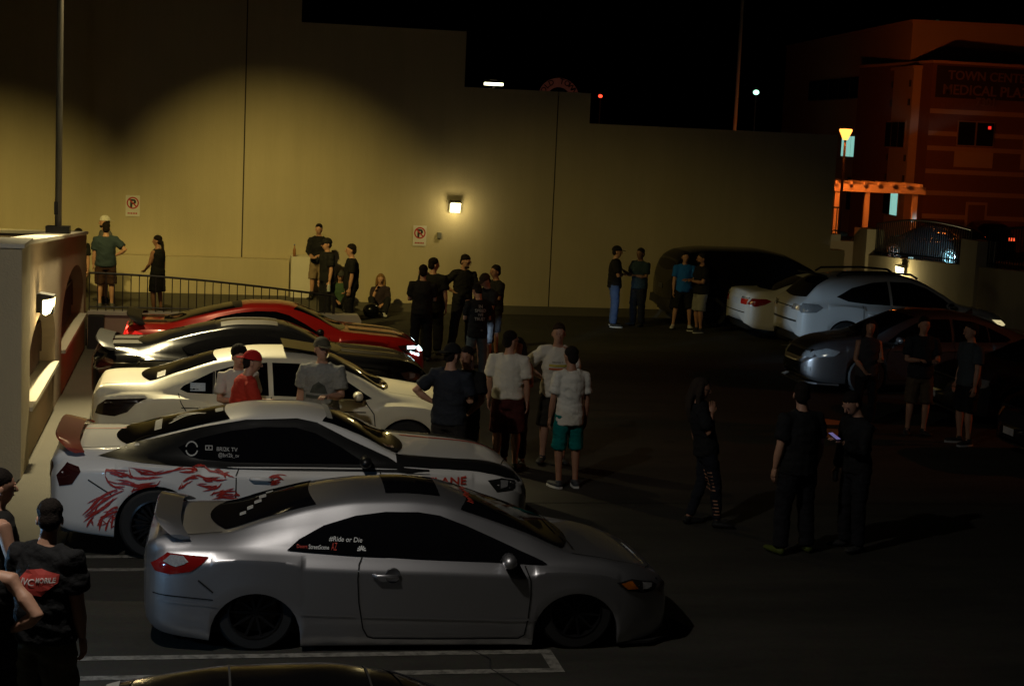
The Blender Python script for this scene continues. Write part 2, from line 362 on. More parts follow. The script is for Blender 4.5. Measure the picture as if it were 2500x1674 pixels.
for y0, y1, sp, cr in bays:
    ar = arch(y0, y1, sp, cr); mb = MB()
    for p, q in zip(ar, ar[1:]): mb.prism([p, q, (q[0], ztop(q[0])), (p[0], ztop(p[0]))], 'x', -.34, 0)
    for (a, b) in ((y0, y0+.001),): pass
    mb.build('arch', M_STUCCO2, lw)
    box('sill', (-.37, .06, y0+.01, y1-.01, .645, .70), M_CAP, lw)
    g = empty('grille'); g.parent = lw; bar = MB().tube([(-.2, 0, .71), (-.2, 0, 1.28)], .012, 6)
    first = None
    for k in range(int((y1-y0-.3)/.14)):
        yy = y0+.2+k*.14
        if first is None: first = bar.build('bar', M_RUST, g); first.location = (0, yy, 0)
        else: share('bar', first, g, (0, yy, 0))
    MB().tube([(-.2, y0+.08, .85), (-.2, y0+.08, 1.15), (-.2, y0+.2, 1.29), (-.2, y1-.2, 1.29), (-.2, y1-.08, 1.15), (-.2, y1-.08, .85)], .022, 6).build('frame', M_RUST, g)
box('end_pier', (-.95, .03, 19.3, 20.25, 0, 2.70), M_STUCCO, lw)
MB().prism([(20.25, ztop(20.25)), (30.63, ztop(30.63)), (30.63, ztop(30.63)+.05), (20.25, ztop(20.25)+.05)], 'x', -.38, .03).build('coping', M_CAP, lw)
box('coping', (-.98, .06, 19.27, 20.25, 2.703, 2.75), M_CAP, lw)
# end wall and far wall of the ramp well
MB().prism([(-7, 0), (-.345, 0), (-.345, 2.06), (-7, 2.06)], 'y', 30.28, 30.6).build('end_wall', M_STUCCO2, lw)
box('coping', (-7, -.385, 30.25, 30.63, 2.063, 2.11), M_CAP, lw)
box('back_wall', (-7.4, -7, 12, 30.6, 0, 2.4), M_STUCCO2, lw)
box('ramp_shade_slab', (-6.98, -.4, 12, 30.2, 1.80, 1.93), mat('dark shade slab', (.04, .035, .03), .9), lw)  # added slab keeps light out of the ramp well; dark top mimics its shade
# nearer, set-back bay with its own grille
n0 = empty('near_parapet', (-2.5, 0, 0), label='set-back stretch of parapet with iron grille at the left edge', cat='wall')
MB().prism([(4, 0), (19.29, 0), (19.29, .62), (4, .62)], 'x', -.34, 0).build('spandrel_wall', M_STUCCO2, n0)
for a, b in ((4, 9.0), (12.6, 14.4), (18.75, 19.29)): MB().prism([(a, .62), (b, .62), (b, 2.75), (a, 2.75)], 'x', -.34, 0).build('pier', M_STUCCO2, n0)
for y0, y1 in ((9.0, 12.6), (14.4, 18.75)):
    ar = arch(y0, y1, 1.1, 1.9); mb = MB()
    for p, q in zip(ar, ar[1:]): mb.prism([p, q, (q[0], 2.75), (p[0], 2.75)], 'x', -.34, 0)
    mb.build('arch', M_STUCCO2, n0); box('sill', (-.37, .06, y0+.01, y1-.01, .625, .68), M_CAP, n0)
g = empty('grille'); g.parent = n0; first = None
for k in range(28):
    if first is None: first = MB().tube([(-.1, 0, .7), (-.1, 0, 1.42)], .014, 6).build('bar', M_RUST, g); first.location = (0, 14.6, 0)
    else: share('bar', first, g, (0, 14.6+.145*k, 0))
MB().tube([(-.1, 14.5, .8), (-.1, 14.5, 1.45), (-.1, 18.4, 1.45), (-.1, 18.58, 1.38), (-.1, 18.65, 1.25), (-.1, 18.65, .8)], .03, 8).build('frame', M_RUST, g)

# ---- low wall with arched railing, and the end block
low = empty('low_wall', (0, 30.6, 0), label='low pinkish stucco wall between the arched parapet and the red car', cat='wall')
box('wall', (-1.97, 2.12, 0, .3, 0, .60), mat('pinkish stucco', (.46, .32, .25), .9, var=.1, vscale=2, bump=.3, bscale=50), low); box('coping', (-1.97, 2.12, -.03, .33, .603, .66), M_CAP, low)
MB().prism([(2.2, 0), (3.02, 0), (3.02, .60), (2.96, .70), (2.26, .70), (2.2, .60)], 'y', 0, .32).build('concrete_block', M_CAP)
b = bpy.data.objects['concrete_block']; b.location = (0, 30.6, 0); tagit(b, 'short pale concrete block at the end of the low wall', 'block')
box('trash_can', (-1.93, -1.66, 30.15, 30.5, .03, .62), mat('black plastic bin', (.012, .012, .014), .6)); tagit(bpy.data.objects['trash_can'], 'black bin in the corner by the pinkish low wall', 'bin')
def rtop(x): return 1.03+.32*math.cos((x+2.2)/4.8*math.pi/2)
rl = empty('railing', (0, 30.75, 0), label='arched dark iron railing on top of the low wall', cat='railing')
xs = [-1.95+k*.148 for k in range(31)]
for x in xs: MB().box(x-.009, x+.009, -.009, .009, .66, rtop(x)).build('bar', M_IRON, rl)
MB().tube([(x, 0, rtop(x)) for x in xs], [(.022, .022)]*len(xs), 6).build('top_rail', M_IRON, rl)
MB().tube([(-1.95, 0, .73), (2.48, 0, .73)], .015, 6).build('bottom_rail', M_IRON, rl)
box('end_post', (2.48, 2.53, -.025, .025, .005, 1.05), M_IRON, rl)

# ---- light poles
def light_pole(x, y, z0, label, arm):
    e = empty('light_pole', (x, y, z0), label=label, cat='light pole', group='deck light poles')
    MB().box(-.18, .18, -.16, .16, 0, .12).build('base', M_BLACKMET, e)
    MB().tube([(0, 0, .1), (0, 0, ZL-z0+.1)], [.052, .050], 12).build('pole', M_POLE, e, True, 40)
    MB().box(-.06, .0, -.06, .06, .30, .5).build('hand_hole_cover', M_BLACKMET, e)
    for s in ((-1, 1) if arm == 2 else (1,)):
        MB().tube([(0, 0, ZL-z0), (s*.5, 0, ZL-z0+.06)], .035, 8).build('arm', M_POLE, e)
        h = MB().box(s*.75-.3, s*.75+.3, -.22, .22, ZL-z0+.02, ZL-z0+.16).build('lamp_head', M_BLACKMET, e)
    return e
light_pole(POLE_FAR[0], POLE_FAR[1], 2.34, 'tall light pole standing on the left parapet', 2)
light_pole(POLE_NEAR[0], POLE_NEAR[1], 2.75, 'light pole on the parapet just outside the left edge', 1)

# ---- right-hand low wall carrying the street fence
rw = empty('street_wall', (18, 0, 0), label='low stucco wall with pilasters at the right in front of the street', cat='wall')
def zr(y): return 1.66+(33.7-y)*.039
MB().prism([(14, 0), (43.2, 0), (43.2, zr(43.2)), (14, zr(14))], 'x', 0, .35).build('wall', M_STUCCO, rw)
for y, z, w in ((42.75, 2.02, .45), (36.2, 2.18, .42), (29.6, 2.5, .42)): box('pilaster', (-.09, .42, y-w, y+w, 0, z), M_STUCCO, rw)
box('return_wall', (-2.65, -.0, 43.2, 43.6, 0, 1.62), M_STUCCO2, rw)
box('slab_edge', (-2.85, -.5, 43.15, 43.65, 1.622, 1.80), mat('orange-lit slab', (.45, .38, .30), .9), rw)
def fence(y0, y1, lab, f):
    e = empty('iron_fence', (18.18, 0, 0), label=lab, cat='fence', group='iron fences on the street wall')
    n = int((y1-y0)/.125); first = None; pts = []
    for k in range(n+1):
        y = y0+(y1-y0)*k/n; zt = zr(y)+.85+.16*math.sin(math.pi*k/n); zb = zr(y)+.02
        if first is None: first = MB().box(-.011, .011, -.011, .011, 0, 1).build('bar', M_IRON, e); first.location = (0, y, zb); first.scale = (1, 1, zt-zb)
        else: share('bar', first, e, (0, y, zb), scale=(1, 1, zt-zb))
        pts.append((0, y, zt))
    MB().tube(pts, .028, 6).build('top_rail', M_IRON, e)
    MB().tube([(0, y0, zr(y0)+.10), (0, y1, zr(y1)+.10)], .022, 6).build('bottom_rail', M_IRON, e)
fence(36.65, 42.3, 'arched iron fence between two pilasters left of the parked dark SUV', 0)
fence(30.05, 35.75, 'arched iron fence at the right edge in front of the parked dark SUV', 1)
e = empty('iron_railing', (0, 43.3, 1.8), label='short iron railing beside the right end of the cream wall', cat='railing'); first = None
for k in range(16):
    if first is None: first = MB().box(-.011, .011, -.011, .011, 0, .72).build('bar', M_IRON, e); first.location = (15.3, 0, 0)
    else: share('bar', first, e, (15.3+.14*k, 0, 0))
MB().tube([(15.2, 0, .74), (17.5, 0, .74)], .025, 6).build('top_rail', M_IRON, e); MB().tube([(15.2, 0, .10), (17.5, 0, .10)], .02, 6).build('bottom_rail', M_IRON, e)

# ---- street lamp, poles, distant lamps
e = empty('street_lamp', (26.2, 64.85, -.55), label='sodium street lamp with glowing cone head in front of the brick building', cat='street lamp')
MB().tube([(0, 0, 0), (0, 0, 5.05)], [.07, .05], 10).build('pole', M_IRON, e)
MB().lathe([(.01, 5.0), (.10, 5.02), (.27, 5.40), (.25, 5.46), (.01, 5.47)], (0, 0, 0), 'z', 20).build('globe', M_ORANGE, e, True)
MB().lathe([(.28, 5.475), (.30, 5.49), (.01, 5.56)], (0, 0, 0), 'z', 20).build('cap', M_IRON, e)
e = empty('flagpole', (16.0, 48.5, -.55), label='slim tall pole lit orange rising behind the cream wall', cat='pole')
MB().tube([(0, 0, 0), (0, 0, 13)], [.07, .045], 10).build('pole', mat('pale pole', (.6, .55, .5), .45), e, True)
box('base', (-.15, .15, -.15, .15, 0, .2), M_IRON, e)
e = empty('pole_fill_fixture', (17.0, 46.6, -.55), label='added fixture hidden behind the wall for the orange pole fill light', cat='lamp'); box('housing', (-.15, .15, -.15, .15, 0, .3), M_IRON, e); box('lens', (-.1, .1, -.1, .1, .303, .32), M_ORANGE, e)  # fixture made up to hold the added pole fill
e = empty('sodium_mast', (27.0, 21.0, -.55), label='tall sodium mast beyond the right edge', cat='street lamp'); MB().tube([(0, 0, 0), (0, 0, 8.8)], [.09, .06], 8).build('pole', M_IRON, e); box('lamp_head', (-.3, .3, -.15, .15, 8.82, 8.98), M_IRON, e)
def far_lamp(loc, m, r, label, h=None, flat=False):
    e = empty('distant_lamp', (loc[0], loc[1], -.55), label=label, cat='lamp', group='lamps far behind the wall')
    MB().tube([(0, 0, h or 0), (0, 0, loc[2]+.5)], .05, 6).build('pole', M_IRON, e)
    if flat: MB().box(-.42, .42, -.14, .14, loc[2]+.5, loc[2]+.62).build('bulb', m, e)
    else: MB().ell((0, 0, loc[2]+.55), (r, r, r*.8), 12, 8).build('bulb', m, e, True)
    MB().lathe([(r*.5 if not flat else .2, loc[2]+.68+r*.6), (.01, loc[2]+.72+r*.6)], (0, 0, 0), 'z', 10).build('cap', M_IRON, e)
GRN = mat('lit greenish lamp', (.7, .9, .8), .3, emit=(.45, 1, .72), estr=2.2)
far_lamp((13.06, 74.77, 6.27), mat('lit pale lamp', (.9, .9, .6), .3, emit=(1, .95, .62), estr=5), .1, 'flat pale yellow lamp glowing above the second wall step', flat=True)
far_lamp((23.81, 98.4, 6.51), mat('red beacon', (.8, .1, .05), .3, emit=(1, .05, .02), estr=3), .13, 'small red beacon beyond the wall')
far_lamp((31.46, 91.85, 7.02), GRN, .18, 'greenish white lamp left of the brick building')
far_lamp((36.6, 79.5, 10.5), GRN, .18, 'greenish white lamp above the building roof', 8.9)
e = empty('arch_sign', (19.2, 89.1, -.55), label='dim arched sign showing above the second wall step', cat='sign')
MB().box(-.9, -.8, -.05, .05, 0, 6.9).build('post', M_IRON, e); MB().box(.8, .9, -.05, .05, 0, 6.9).build('post', M_IRON, e)
pl = [(1.12*math.cos(math.pi*k/16), 6.72+1.0*math.sin(math.pi*k/16)) for k in range(17)]+[(.62*math.cos(math.pi*k/12), 6.72+.5*math.sin(math.pi*k/12)) for k in range(12, -1, -1)]
mb = MB()
for k in range(16):
    a, b = math.pi*k/16, math.pi*(k+1)/16
    mb.prism([(1.12*math.cos(a), 6.72+math.sin(a)), (1.12*math.cos(b), 6.72+math.sin(b)), (.6*math.cos(b), 6.72+.5*math.sin(b)), (.6*math.cos(a), 6.72+.5*math.sin(a))], 'y', -.04, .04)
mb.build('panel', mat('faint glow sign panel', (.2, .08, .06), .6, emit=(.30, .12, .09), estr=.035), e)  # faint emission put into the panel in place of weak lamplight
for k, ch in enumerate('OLD TOWN'):
    if ch == ' ': continue
    v, f = text_data(ch, .42, align='CENTER', bold=.01); th = math.pi*(.88-.108*k)
    cx, cz = .78*math.cos(th), 6.72+.69*math.sin(th); ro = th-math.pi/2; c, s = math.cos(ro), math.sin(ro)
    mobj('letter', [(cx+a*c-b*s, -.05, cz+a*s+b*c) for a, b, _ in v], f, M_SEAM, e)

# ---- the medical building across the street
BT = mat('building stucco', (.42, .33, .24), .9, var=.08, vscale=.6, bump=.2, bscale=12); BB = mat('building brick', (.17, .085, .06), .9, var=.2, vscale=6, bump=.3, bscale=20)
BAND = mat('brick band', (.40, .30, .22), .9); WDK = mat('dark window', (.012, .016, .018), .1); WLIT = mat('lit window', (.5, .7, .65), .4, emit=(.36, .82, .70), estr=.62, var=.2, vscale=2)
FR = mat('window frame', (.30, .22, .15), .6)
ang = math.atan2(28, 3.45)
bl = empty('side_wing', (33.95, 75.2, -.55), ang-0, label='stucco office wing with lit windows behind the street lamp', cat='building')
# local x runs away along the facade, local y to the left (towards the viewer)
box('wall', (.0, 6.8, -9, .3, 0, 8.6), BT, bl); box('upper_wall', (1.8, 29, -12, -.02, 0, 10.9), BT, bl)
box('parapet', (-.05, 6.85, -9, .36, 8.603, 8.75), BAND, bl); box('parapet', (1.75, 29.1, -12, .05, 10.903, 11.05), BAND, bl)
def wwin(x0, x1, z0, z1, y, n, ms, par=bl):
    w = box('window', (x0, x1, y, y+.05, z0, z1), FR, par)
    for k in range(n):
        a = lerp(x0, x1, k/n)+.06; b = lerp(x0, x1, (k+1)/n)-.06
        box('pane', (a, b, y+.05, y+.07, z0+.07, z1-.07), ms[k % len(ms)], w)
wwin(.6, 6.2, 4.75, 6.1, .3, 5, [WDK]); wwin(7.6, 13.4, 4.1, 5.35, -.02, 3, [WDK, WLIT, WLIT]); wwin(7.8, 22, 7.3, 8.6, -.02, 6, [WDK])
wwin(.9, 3.4, 1.4, 3.1, .3, 2, [WLIT, WDK]); wwin(4.6, 6.6, 1.3, 3.1, .3, 2, [WLIT, WDK]); wwin(8.4, 11.6, 1.2, 3.1, -.02, 2, [WLIT, WDK])
for x in (.4, 3.4, 6.5):
    for z in (3.3, 4.3, 7.0, 7.9): box('tie_plate', (x-.12, x+.12, .3, .35, z-.16, z+.16), M_IRON, bl)
br = empty('front_wing', (33.95, 74.0, -.55), label='brick medical office wing with large name letters above its windows', cat='building')
box('wall', (.1, 16, 0, 9, 0, 8.85), BB, br); box('parapet', (.05, 16, -.08, 9, 8.853, 8.98), BAND, br)
for z in (6.6, 5.55, 4.85, 3.75, 2.72, 1.6): box('band', (.1, 16, -.04, 0, z-.11, z+.11), BAND, br)
box('name_panel', (.3, 7, -.05, 0, 7.25, 8.75), mat('dark sign panel', (.03, .018, .014), .8), br)
LT = mat('sign letters', (.20, .12, .09), .6)
for s, x, z, w in (('TOWN CENTER', .85, 8.12, 4.35), ('MEDICAL PLAZA', .62, 7.42, 4.9), ('7301', 2.35, 6.95, .95)):
    v, f = text_data(s, 1, extrude=.04, bold=.012); xs_ = [a[0] for a in v]; k = w/(max(xs_)-min(xs_))
    mobj('lettering', [(x+a*k, -.1-c*.5, z+b*k*1.0) for a, b, c in v], f, LT, br)
def fwin(x0, x1, z0, z1, n, ms):
    w = box('window', (x0, x1, -.09, -.04, z0, z1), FR, br)
    for k in range(n): box('pane', (lerp(x0, x1, k/n)+.05, lerp(x0, x1, (k+1)/n)-.05, -.11, -.09, z0+.05, z1-.05), ms[k % len(ms)], w)
fwin(1.55, 3.45, 5.0, 6.2, 2, [WDK]); fwin(5.0, 6.9, 5.0, 6.2, 2, [WDK]); box('panel', (1.5, 3.5, -.06, -.041, 4.0, 4.74), BT, br); box('panel', (4.95, 6.95, -.06, -.041, 4.0, 4.74), BT, br)
w = box('door_frame', (2.3, 3.4, -.09, -.04, 0, 2.35), BAND, br); box('door', (2.42, 3.28, -.11, -.09, 0, 2.22), BB, w)
box('exit_light', (3.1, 3.25, -.13, -.112, 5.85, 6.0), mat('red exit light', (.5, .05, .03), .5, emit=(1, .03, .02), estr=.9), br)
cp = empty('entry_canopy', (26.6, 67.0, -.55), R(-11), label='pale entrance canopy on posts below the street lamp', cat='canopy')
CPM = mat('canopy paint', (.55, .48, .40), .8)
box('beam', (-.1, 4.0, -.2, .2, 2.85, 3.15), CPM, cp); box('back_beam', (-.1, 4.0, 2.6, 2.9, 2.85, 3.15), CPM, cp)
for k in range(7): box('rafter', (.1+.6*k, .22+.6*k, -.35, 3.1, 3.153, 3.28), CPM, cp)
for x in (.25, 1.55, 3.6): box('post', (x-.10, x+.10, -.12, .12, 0, 2.85), CPM, cp)
e = empty('shrub', (27.9, 66.4, -.55), label='small green shrub under the entrance canopy', cat='shrub'); rs = random.Random(4); mb = MB()
for k in range(260):
    th, ph, r = rs.uniform(0, 6.28), rs.uniform(0, 3.1), rs.uniform(.25, .5); c = Vector((r*math.sin(ph)*math.cos(th), r*math.sin(ph)*math.sin(th), .75+r*math.cos(ph)*1.1))
    u = Vector((rs.uniform(-1, 1), rs.uniform(-1, 1), rs.uniform(-1, 1))).normalized()*.08; w_ = u.orthogonal().normalized()*.05
    mb.add([c-u, c+w_, c+u, c-w_], [(0, 1, 2, 3)])
mb.build('foliage', mat('shrub leaves', (.05, .11, .03), .7), e); MB().tube([(0, 0, 0), (0, 0, .6)], .03, 6).build('stem', M_IRON, e)

o = MB().prism([(9.58, 24.05), (9.98, 23.62), (9.80, 23.2), (9.17, 22.39), (9.08, 22.74)], 'z', .006, .03).build('patch_board', mat('orange board', (.50, .19, .05), .7, var=.15, vscale=6)); tagit(o, 'orange board put in for an orange patch on the deck between the two dark figures', 'board')  # flat board put in for the orange patch on the deck
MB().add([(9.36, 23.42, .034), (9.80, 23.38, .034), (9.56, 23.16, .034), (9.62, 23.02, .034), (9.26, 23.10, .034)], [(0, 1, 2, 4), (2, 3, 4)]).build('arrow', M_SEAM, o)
# ================================================================== cars
def paint(name, col, metal=0., rough=.35, coat=1., **k): return mat(name, col, rough, metal, coat, **k)
P_SILVER = paint('silver paint', (.52, .52, .55), .92, .40, 1., crough=.03); P_WHITE = paint('white paint', (.66, .65, .63), 0, .4, .8)
P_CREAM = paint('pearl white paint', (.80, .76, .60), 0, .4, .8); P_RED = paint('red paint', (.50, .016, .010), .1, .3); P_BLACK = paint('black paint', (.005, .005, .006), 0, .16, 0, crough=.15, spec=.3)
P_SATIN = mat('satin black wrap', (.008, .008, .008), .38); P_GREY = mat('sparkling dark grey wrap', (.12, .11, .11), .36, metal=.6, coat=.5, var=.85, vscale=150, detail=2)
P_DKGREEN = paint('dark grey paint', (.03, .032, .03), .3, .3)
def body_rings(P):
    top, belt, plan, low, cab = (pchip(P[k]) for k in ('top', 'belt', 'plan', 'low', 'cab'))
    x0, x1 = P['plan'][0][0], P['plan'][-1][0]; st = P.get('step', .06)
    xs = {round(x0+(x1-x0)*i/int((x1-x0)/st), 4) for i in range(int((x1-x0)/st)+1)}
    for e in (.006, .018, .04, .075, .12): xs |= {round(x0+e, 4), round(x1-e, 4)}
    ra, za = P['ra'], P['za']
    for xw in P['axles']:
        xs |= {round(xw+ra*math.cos(math.pi*k/14), 4) for k in range(15)} | {round(xw+s*(ra+.006), 4) for s in (-1, 1)}
    xs = sorted(xs); xs = [x for i, x in enumerate(xs) if i == 0 or x-xs[i-1] > .003]
    out = []
    for x in xs:
        w, zb, zs = plan(x), low(x), belt(x); zt = max(top(x), zs+.012); fl = 0
        for xw in P['axles']:
            d = abs(x-xw)
            if d <= ra+1e-6: zb = max(zb, za+math.sqrt(max(0, ra*ra-d*d)))
            if d < ra*1.45: fl = max(fl, (1-(d/(ra*1.45))**2))
        h = zs-zb; wr = min(cab(x), .9*w); hc = zt-zs; cr = P.get('crease', .0)
        fl *= P.get('flare', .018)
        sec = [(.78*w, zb+.03), (.95*w+fl, zb), (.972*w+fl, zb+.025*h), (.985*w+fl*.8, zb+.16*h), (.997*w+fl*.4, zb+.34*h), (1.0*w, zb+.52*h), (1.0*w, zb+.72*h), (.997*w, zb+.84*h), (.993*w, zb+.885*h), (.978*w, zb+.905*h), (.935*w, zs-.004)]
        ws = P.get('ws', .895)*w
        A = (ws, zs+min(.012, hc*.25)); B = (wr, zs+.80*hc); K = (.95*wr, zs+1.0*hc); C = (0, zt)
        for t in (0, .25, .5, .75): sec.append((lerp(A[0], B[0], t)+.03*min(1, hc*3)*math.sin(math.pi*t), lerp(A[1], B[1], t)))
        for i in range(0, 9):
            t = i/8; sec.append(((1-t)**2*B[0]+2*t*(1-t)*K[0]+t*t*C[0], (1-t)**2*B[1]+2*t*(1-t)*K[1]+t*t*C[1]))
        out.append((x, sec))
    return out
def make_body(P, m, e):
    rings = body_rings(P); n = len(rings[0][1]); N = 2*n-1; V = []; F = []
    for x, s in rings: V += [(x, -y, z) for y, z in s]+[(x, y, z) for y, z in s[-2::-1]]
    for i in range(len(rings)-1):
        for k in range(N-1): a = i*N+k; F.append((a, a+N, a+N+1, a+1))
    for i, sg in ((0, -1), (len(rings)-1, 1)):     # nose and tail caps bulge a little
        x, s = rings[i]; zc = (s[0][1]+s[-1][1])/2; prev = list(range(i*N, i*N+N))
        for fac, dx in ((.82, .022), (.5, .04)):
            k0 = len(V); V += [(x+sg*dx, V[j][1]*fac, zc+(V[j][2]-zc)*fac) for j in range(i*N, i*N+N)]
            for k in range(N): k2 = (k+1) % N; q = (prev[k], prev[k2], k0+k2, k0+k); F.append(q if sg > 0 else q[::-1])
            prev = list(range(k0, k0+N))
        V.append((x+sg*.043, 0, zc)); c = len(V)-1
        for k in range(N): q = (prev[k], prev[(k+1) % N], c); F.append(q if sg > 0 else q[::-1])
    o = mobj('body', V, F, m, e, True, 48)
    return o, BVHTree.FromPolygons([Vector(v) for v in V], F)
WHEELS = {}
def wheel(e, x, y, r, side, m_rim, spokes, key, width=.22):
    k = (key, r, side)
    if k not in WHEELS:
        rr = r*.71; hw = width/2
        t = MB().lathe([(rr, -hw), (r*.93, -hw), (r, -hw*.75), (r, hw*.75), (r*.93, hw), (rr, hw), (rr*.96, hw*.6), (rr*.96, -hw)], (0, 0, 0), 'y', 36)
        rim = MB(); out = -hw*.55 if side < 0 else hw*.55; sg = -1 if side < 0 else 1
        rim.lathe([(rr*1.0, out+sg*.05), (rr*.93, out+sg*.055), (rr*.9, out-sg*.02), (rr*.9, out-sg*.12)], (0, 0, 0), 'y', 36)
        rim.lathe([(.001, out+sg*.03), (rr*.16, out+sg*.028), (rr*.2, out), (rr*.2, out-sg*.05)], (0, 0, 0), 'y', 16)
        for j in range(spokes):
            for dv in ((0,) if key != 'mesh' else (-.10, .10)):
                a0 = 2*math.pi*j/spokes; a1 = a0+dv*1.6
                p0 = Vector((rr*.17*math.cos(a0), 0, rr*.17*math.sin(a0))); p1 = Vector((rr*.93*math.cos(a1), 0, rr*.93*math.sin(a1)))
                tn = Vector((-math.sin(a0), 0, math.cos(a0)))*(rr*(.075 if spokes < 8 else .045)); dy = Vector((0, sg*.03, 0)); oy = Vector((0, out, 0))
                v = [p0-tn*1.2+oy, p0+tn*1.2+oy, p1+tn*.8+oy, p1-tn*.8+oy]; v += [q+dy for q in v]
                rim.add(v, [(0, 1, 2, 3), (7, 6, 5, 4), (0, 4, 5, 1), (1, 5, 6, 2), (2, 6, 7, 3), (3, 7, 4, 0)])
        disc = MB().lathe([(.001, out-sg*.05), (rr*.78, out-sg*.05), (rr*.78, out-sg*.08)], (0, 0, 0), 'y', 28)
        WHEELS[k] = (t.build('tmp', M_TYRE, None, True, 40).data, rim.build('tmp', m_rim, None, True, 30).data, disc.build('tmp', mat('brake disc', (.06, .06, .06), .4, metal=.8)).data)
        for o in [o for o in COL.objects if o.name.startswith('tmp')]: bpy.data.objects.remove(o)
    t, rm, ds = WHEELS[k]
    w = bpy.data.objects.new('wheel', t); COL.objects.link(w); w.parent = e; w.location = (x, y, r); w.rotation_euler = (0, random.uniform(0, 6), 0)
    for nm, d in (('rim', rm), ('brake_disc', ds)):
        o = bpy.data.objects.new(nm, d); COL.objects.link(o); o.parent = w
        if nm == 'rim' and d.materials[0] != m_rim: pass
    return w
def arc_edge(x, w, bow, n=9): return [(x+bow*(1-(2*k/(n-1)-1)**2), lerp(-w, w, k/(n-1))) for k in range(n)]
def slab(V2, bvh, axis, side, th, name, m, parent): pass
def car(name, label, P, m, loc, rz, group=None, cat='car'):
    e = empty(name, (loc[0], loc[1], loc[2] if len(loc) > 2 else 0), R(rz), label=label, cat=cat, group=group)
    body, bvh = make_body(P, m, e); near = P.get('sides', (-1, 1)); Wd = max(p[1] for p in P['plan'])
    mb = MB(); x0, x1 = P['plan'][0][0], P['plan'][-1][0]; lo = min(p[1] for p in P['low'])
    mb.box(x0+.12, x1-.12, -Wd*.62, Wd*.62, lo+.02, P['za']+P['ra']+.05); mb.box(P['axles'][0]+P['ra']+.03, P['axles'][1]-P['ra']-.03, -Wd*.86, Wd*.86, lo+.03, .45)
    mb.box(x0+.1, P['axles'][0]-P['ra']-.03, -Wd*.72, Wd*.72, lo+.05, .45); mb.box(P['axles'][1]+P['ra']+.03, x1-.12, -Wd*.66, Wd*.66, lo+.05, .45)
    mb.build('underbody', M_DARKPL, e)
    for xw in P['axles']:
        for s in (-1, 1): wheel(e, xw, s*(Wd-P.get('inset', .12)), P['r'], s, P.get('rimm', M_RIM), P.get('spokes', 10), P.get('wkey', 'std'))
    gl = P.get('glass', M_GLASS)
    for s in (-1, 1):
        for poly in P['side']: decal(bvh, poly, 'Y', 'side_window', gl, e, .009, .05, s)
        for pts in P.get('trim', []): line_decal(bvh, pts, .02, 'Y', 'window_trim', P.get('trimm', M_DARKPL), e, .007, s)
        for pts in P.get('seams', []): line_decal(bvh, pts, P.get('seamw', .012), 'Y', 'panel_gap', M_SEAM, e, .0045, s)
        for nm, poly, mm in P.get('sidebits', []): decal(bvh, poly, 'Y', nm, mm, e, .006, .05, s)
        for x, z in P.get('handles', []):
            h = bvh.ray_cast(Vector((x, s*4, z)), Vector((0, -s, 0)))
            if h[0]:
                y = h[0].y; MB().tube([(x-.11, y+s*.004, z), (x-.08, y+s*.034, z+.002), (x+.08, y+s*.034, z), (x+.11, y+s*.004, z-.002)], [(.012, .016)]*4, 8).build('door_handle', P.get('handlem', m), e, True)
        if 'mirror' in P:
            x, z, yy = P['mirror']; mm = P.get('mirrorm', m)
            yy -= .05; MB().tube([(x, s*(yy-.10), z-.01), (x, s*(yy-.07), z), (x-.005, s*(yy+.05), z+.005), (x-.02, s*(yy+.095), z)], [(.035, .03), (.062, .058), (.060, .055), (.028, .026)], 12, ref=(1, 0, 0)).build('mirror', mm, e, True)
            box('mirror_stalk', (x-.03, x+.05, min(s*yy, s*(yy-.16)), max(s*yy, s*(yy-.16)), z-.07, z-.035), M_DARKPL, e)
    ws = P['wind']; poly = arc_edge(ws[0], ws[1], ws[4])+arc_edge(ws[2], ws[3], ws[5])[::-1]; decal(bvh, poly, 'Z', 'windshield', gl, e, .005, .07)
    if 'back' in P:
        ws = P['back']; poly = arc_edge(ws[0], ws[1], ws[4])+arc_edge(ws[2], ws[3], ws[5])[::-1]; decal(bvh, poly, 'Z', 'rear_window', gl, e, .005, .07)
    for nm, poly, mm in P.get('topbits', []): decal(bvh, poly, 'Z', nm, mm, e, .005, .07)
    for nm, poly, mm, sd in P.get('endbits', []): decal(bvh, poly, 'X', nm, mm, e, .006, .05, sd)
    return e, bvh
def mir(poly): return [(-a, b) for a, b in poly][::-1]
def rect(a, b, c, d): return [(a, c), (b, c), (b, d), (a, d)]
def stripe_top(x0, x1, y0, y1): return rect(x0, x1, y0, y1)
def wing(e, m, x, zb, half, rise, chord, name='spoiler', lean=.0, thick=.035, foot=.16):
    n = 25; rings = []
    for k in range(n):
        t = 2*k/(n-1)-1; y = half*t; q = 1-abs(t)**5; z = zb+rise*q; xx = x-foot*q; c = chord*(.75+.25*q)
        rings.append([(xx-c*.5, y, z+.020*q+lean*.5), (xx-c*.5-.012, y, z+.004+lean*.5), (xx-c*.45, y, z-thick*.5+lean*.4), (xx, y, z-thick), (xx+c*.5, y, z-thick*.8), (xx+c*.52, y, z-thick*.4), (xx, y, z+.008+lean*.1)])
    V = [p for r in rings for p in r]; m_ = 7
    F = [(i*m_+k, i*m_+(k+1) % m_, (i+1)*m_+(k+1) % m_, (i+1)*m_+k) for i in range(n-1) for k in range(m_)]+[tuple(range(m_))[::-1], tuple((n-1)*m_+k for k in range(m_))]
    return mobj(name, V, F, m, e, True, 50)

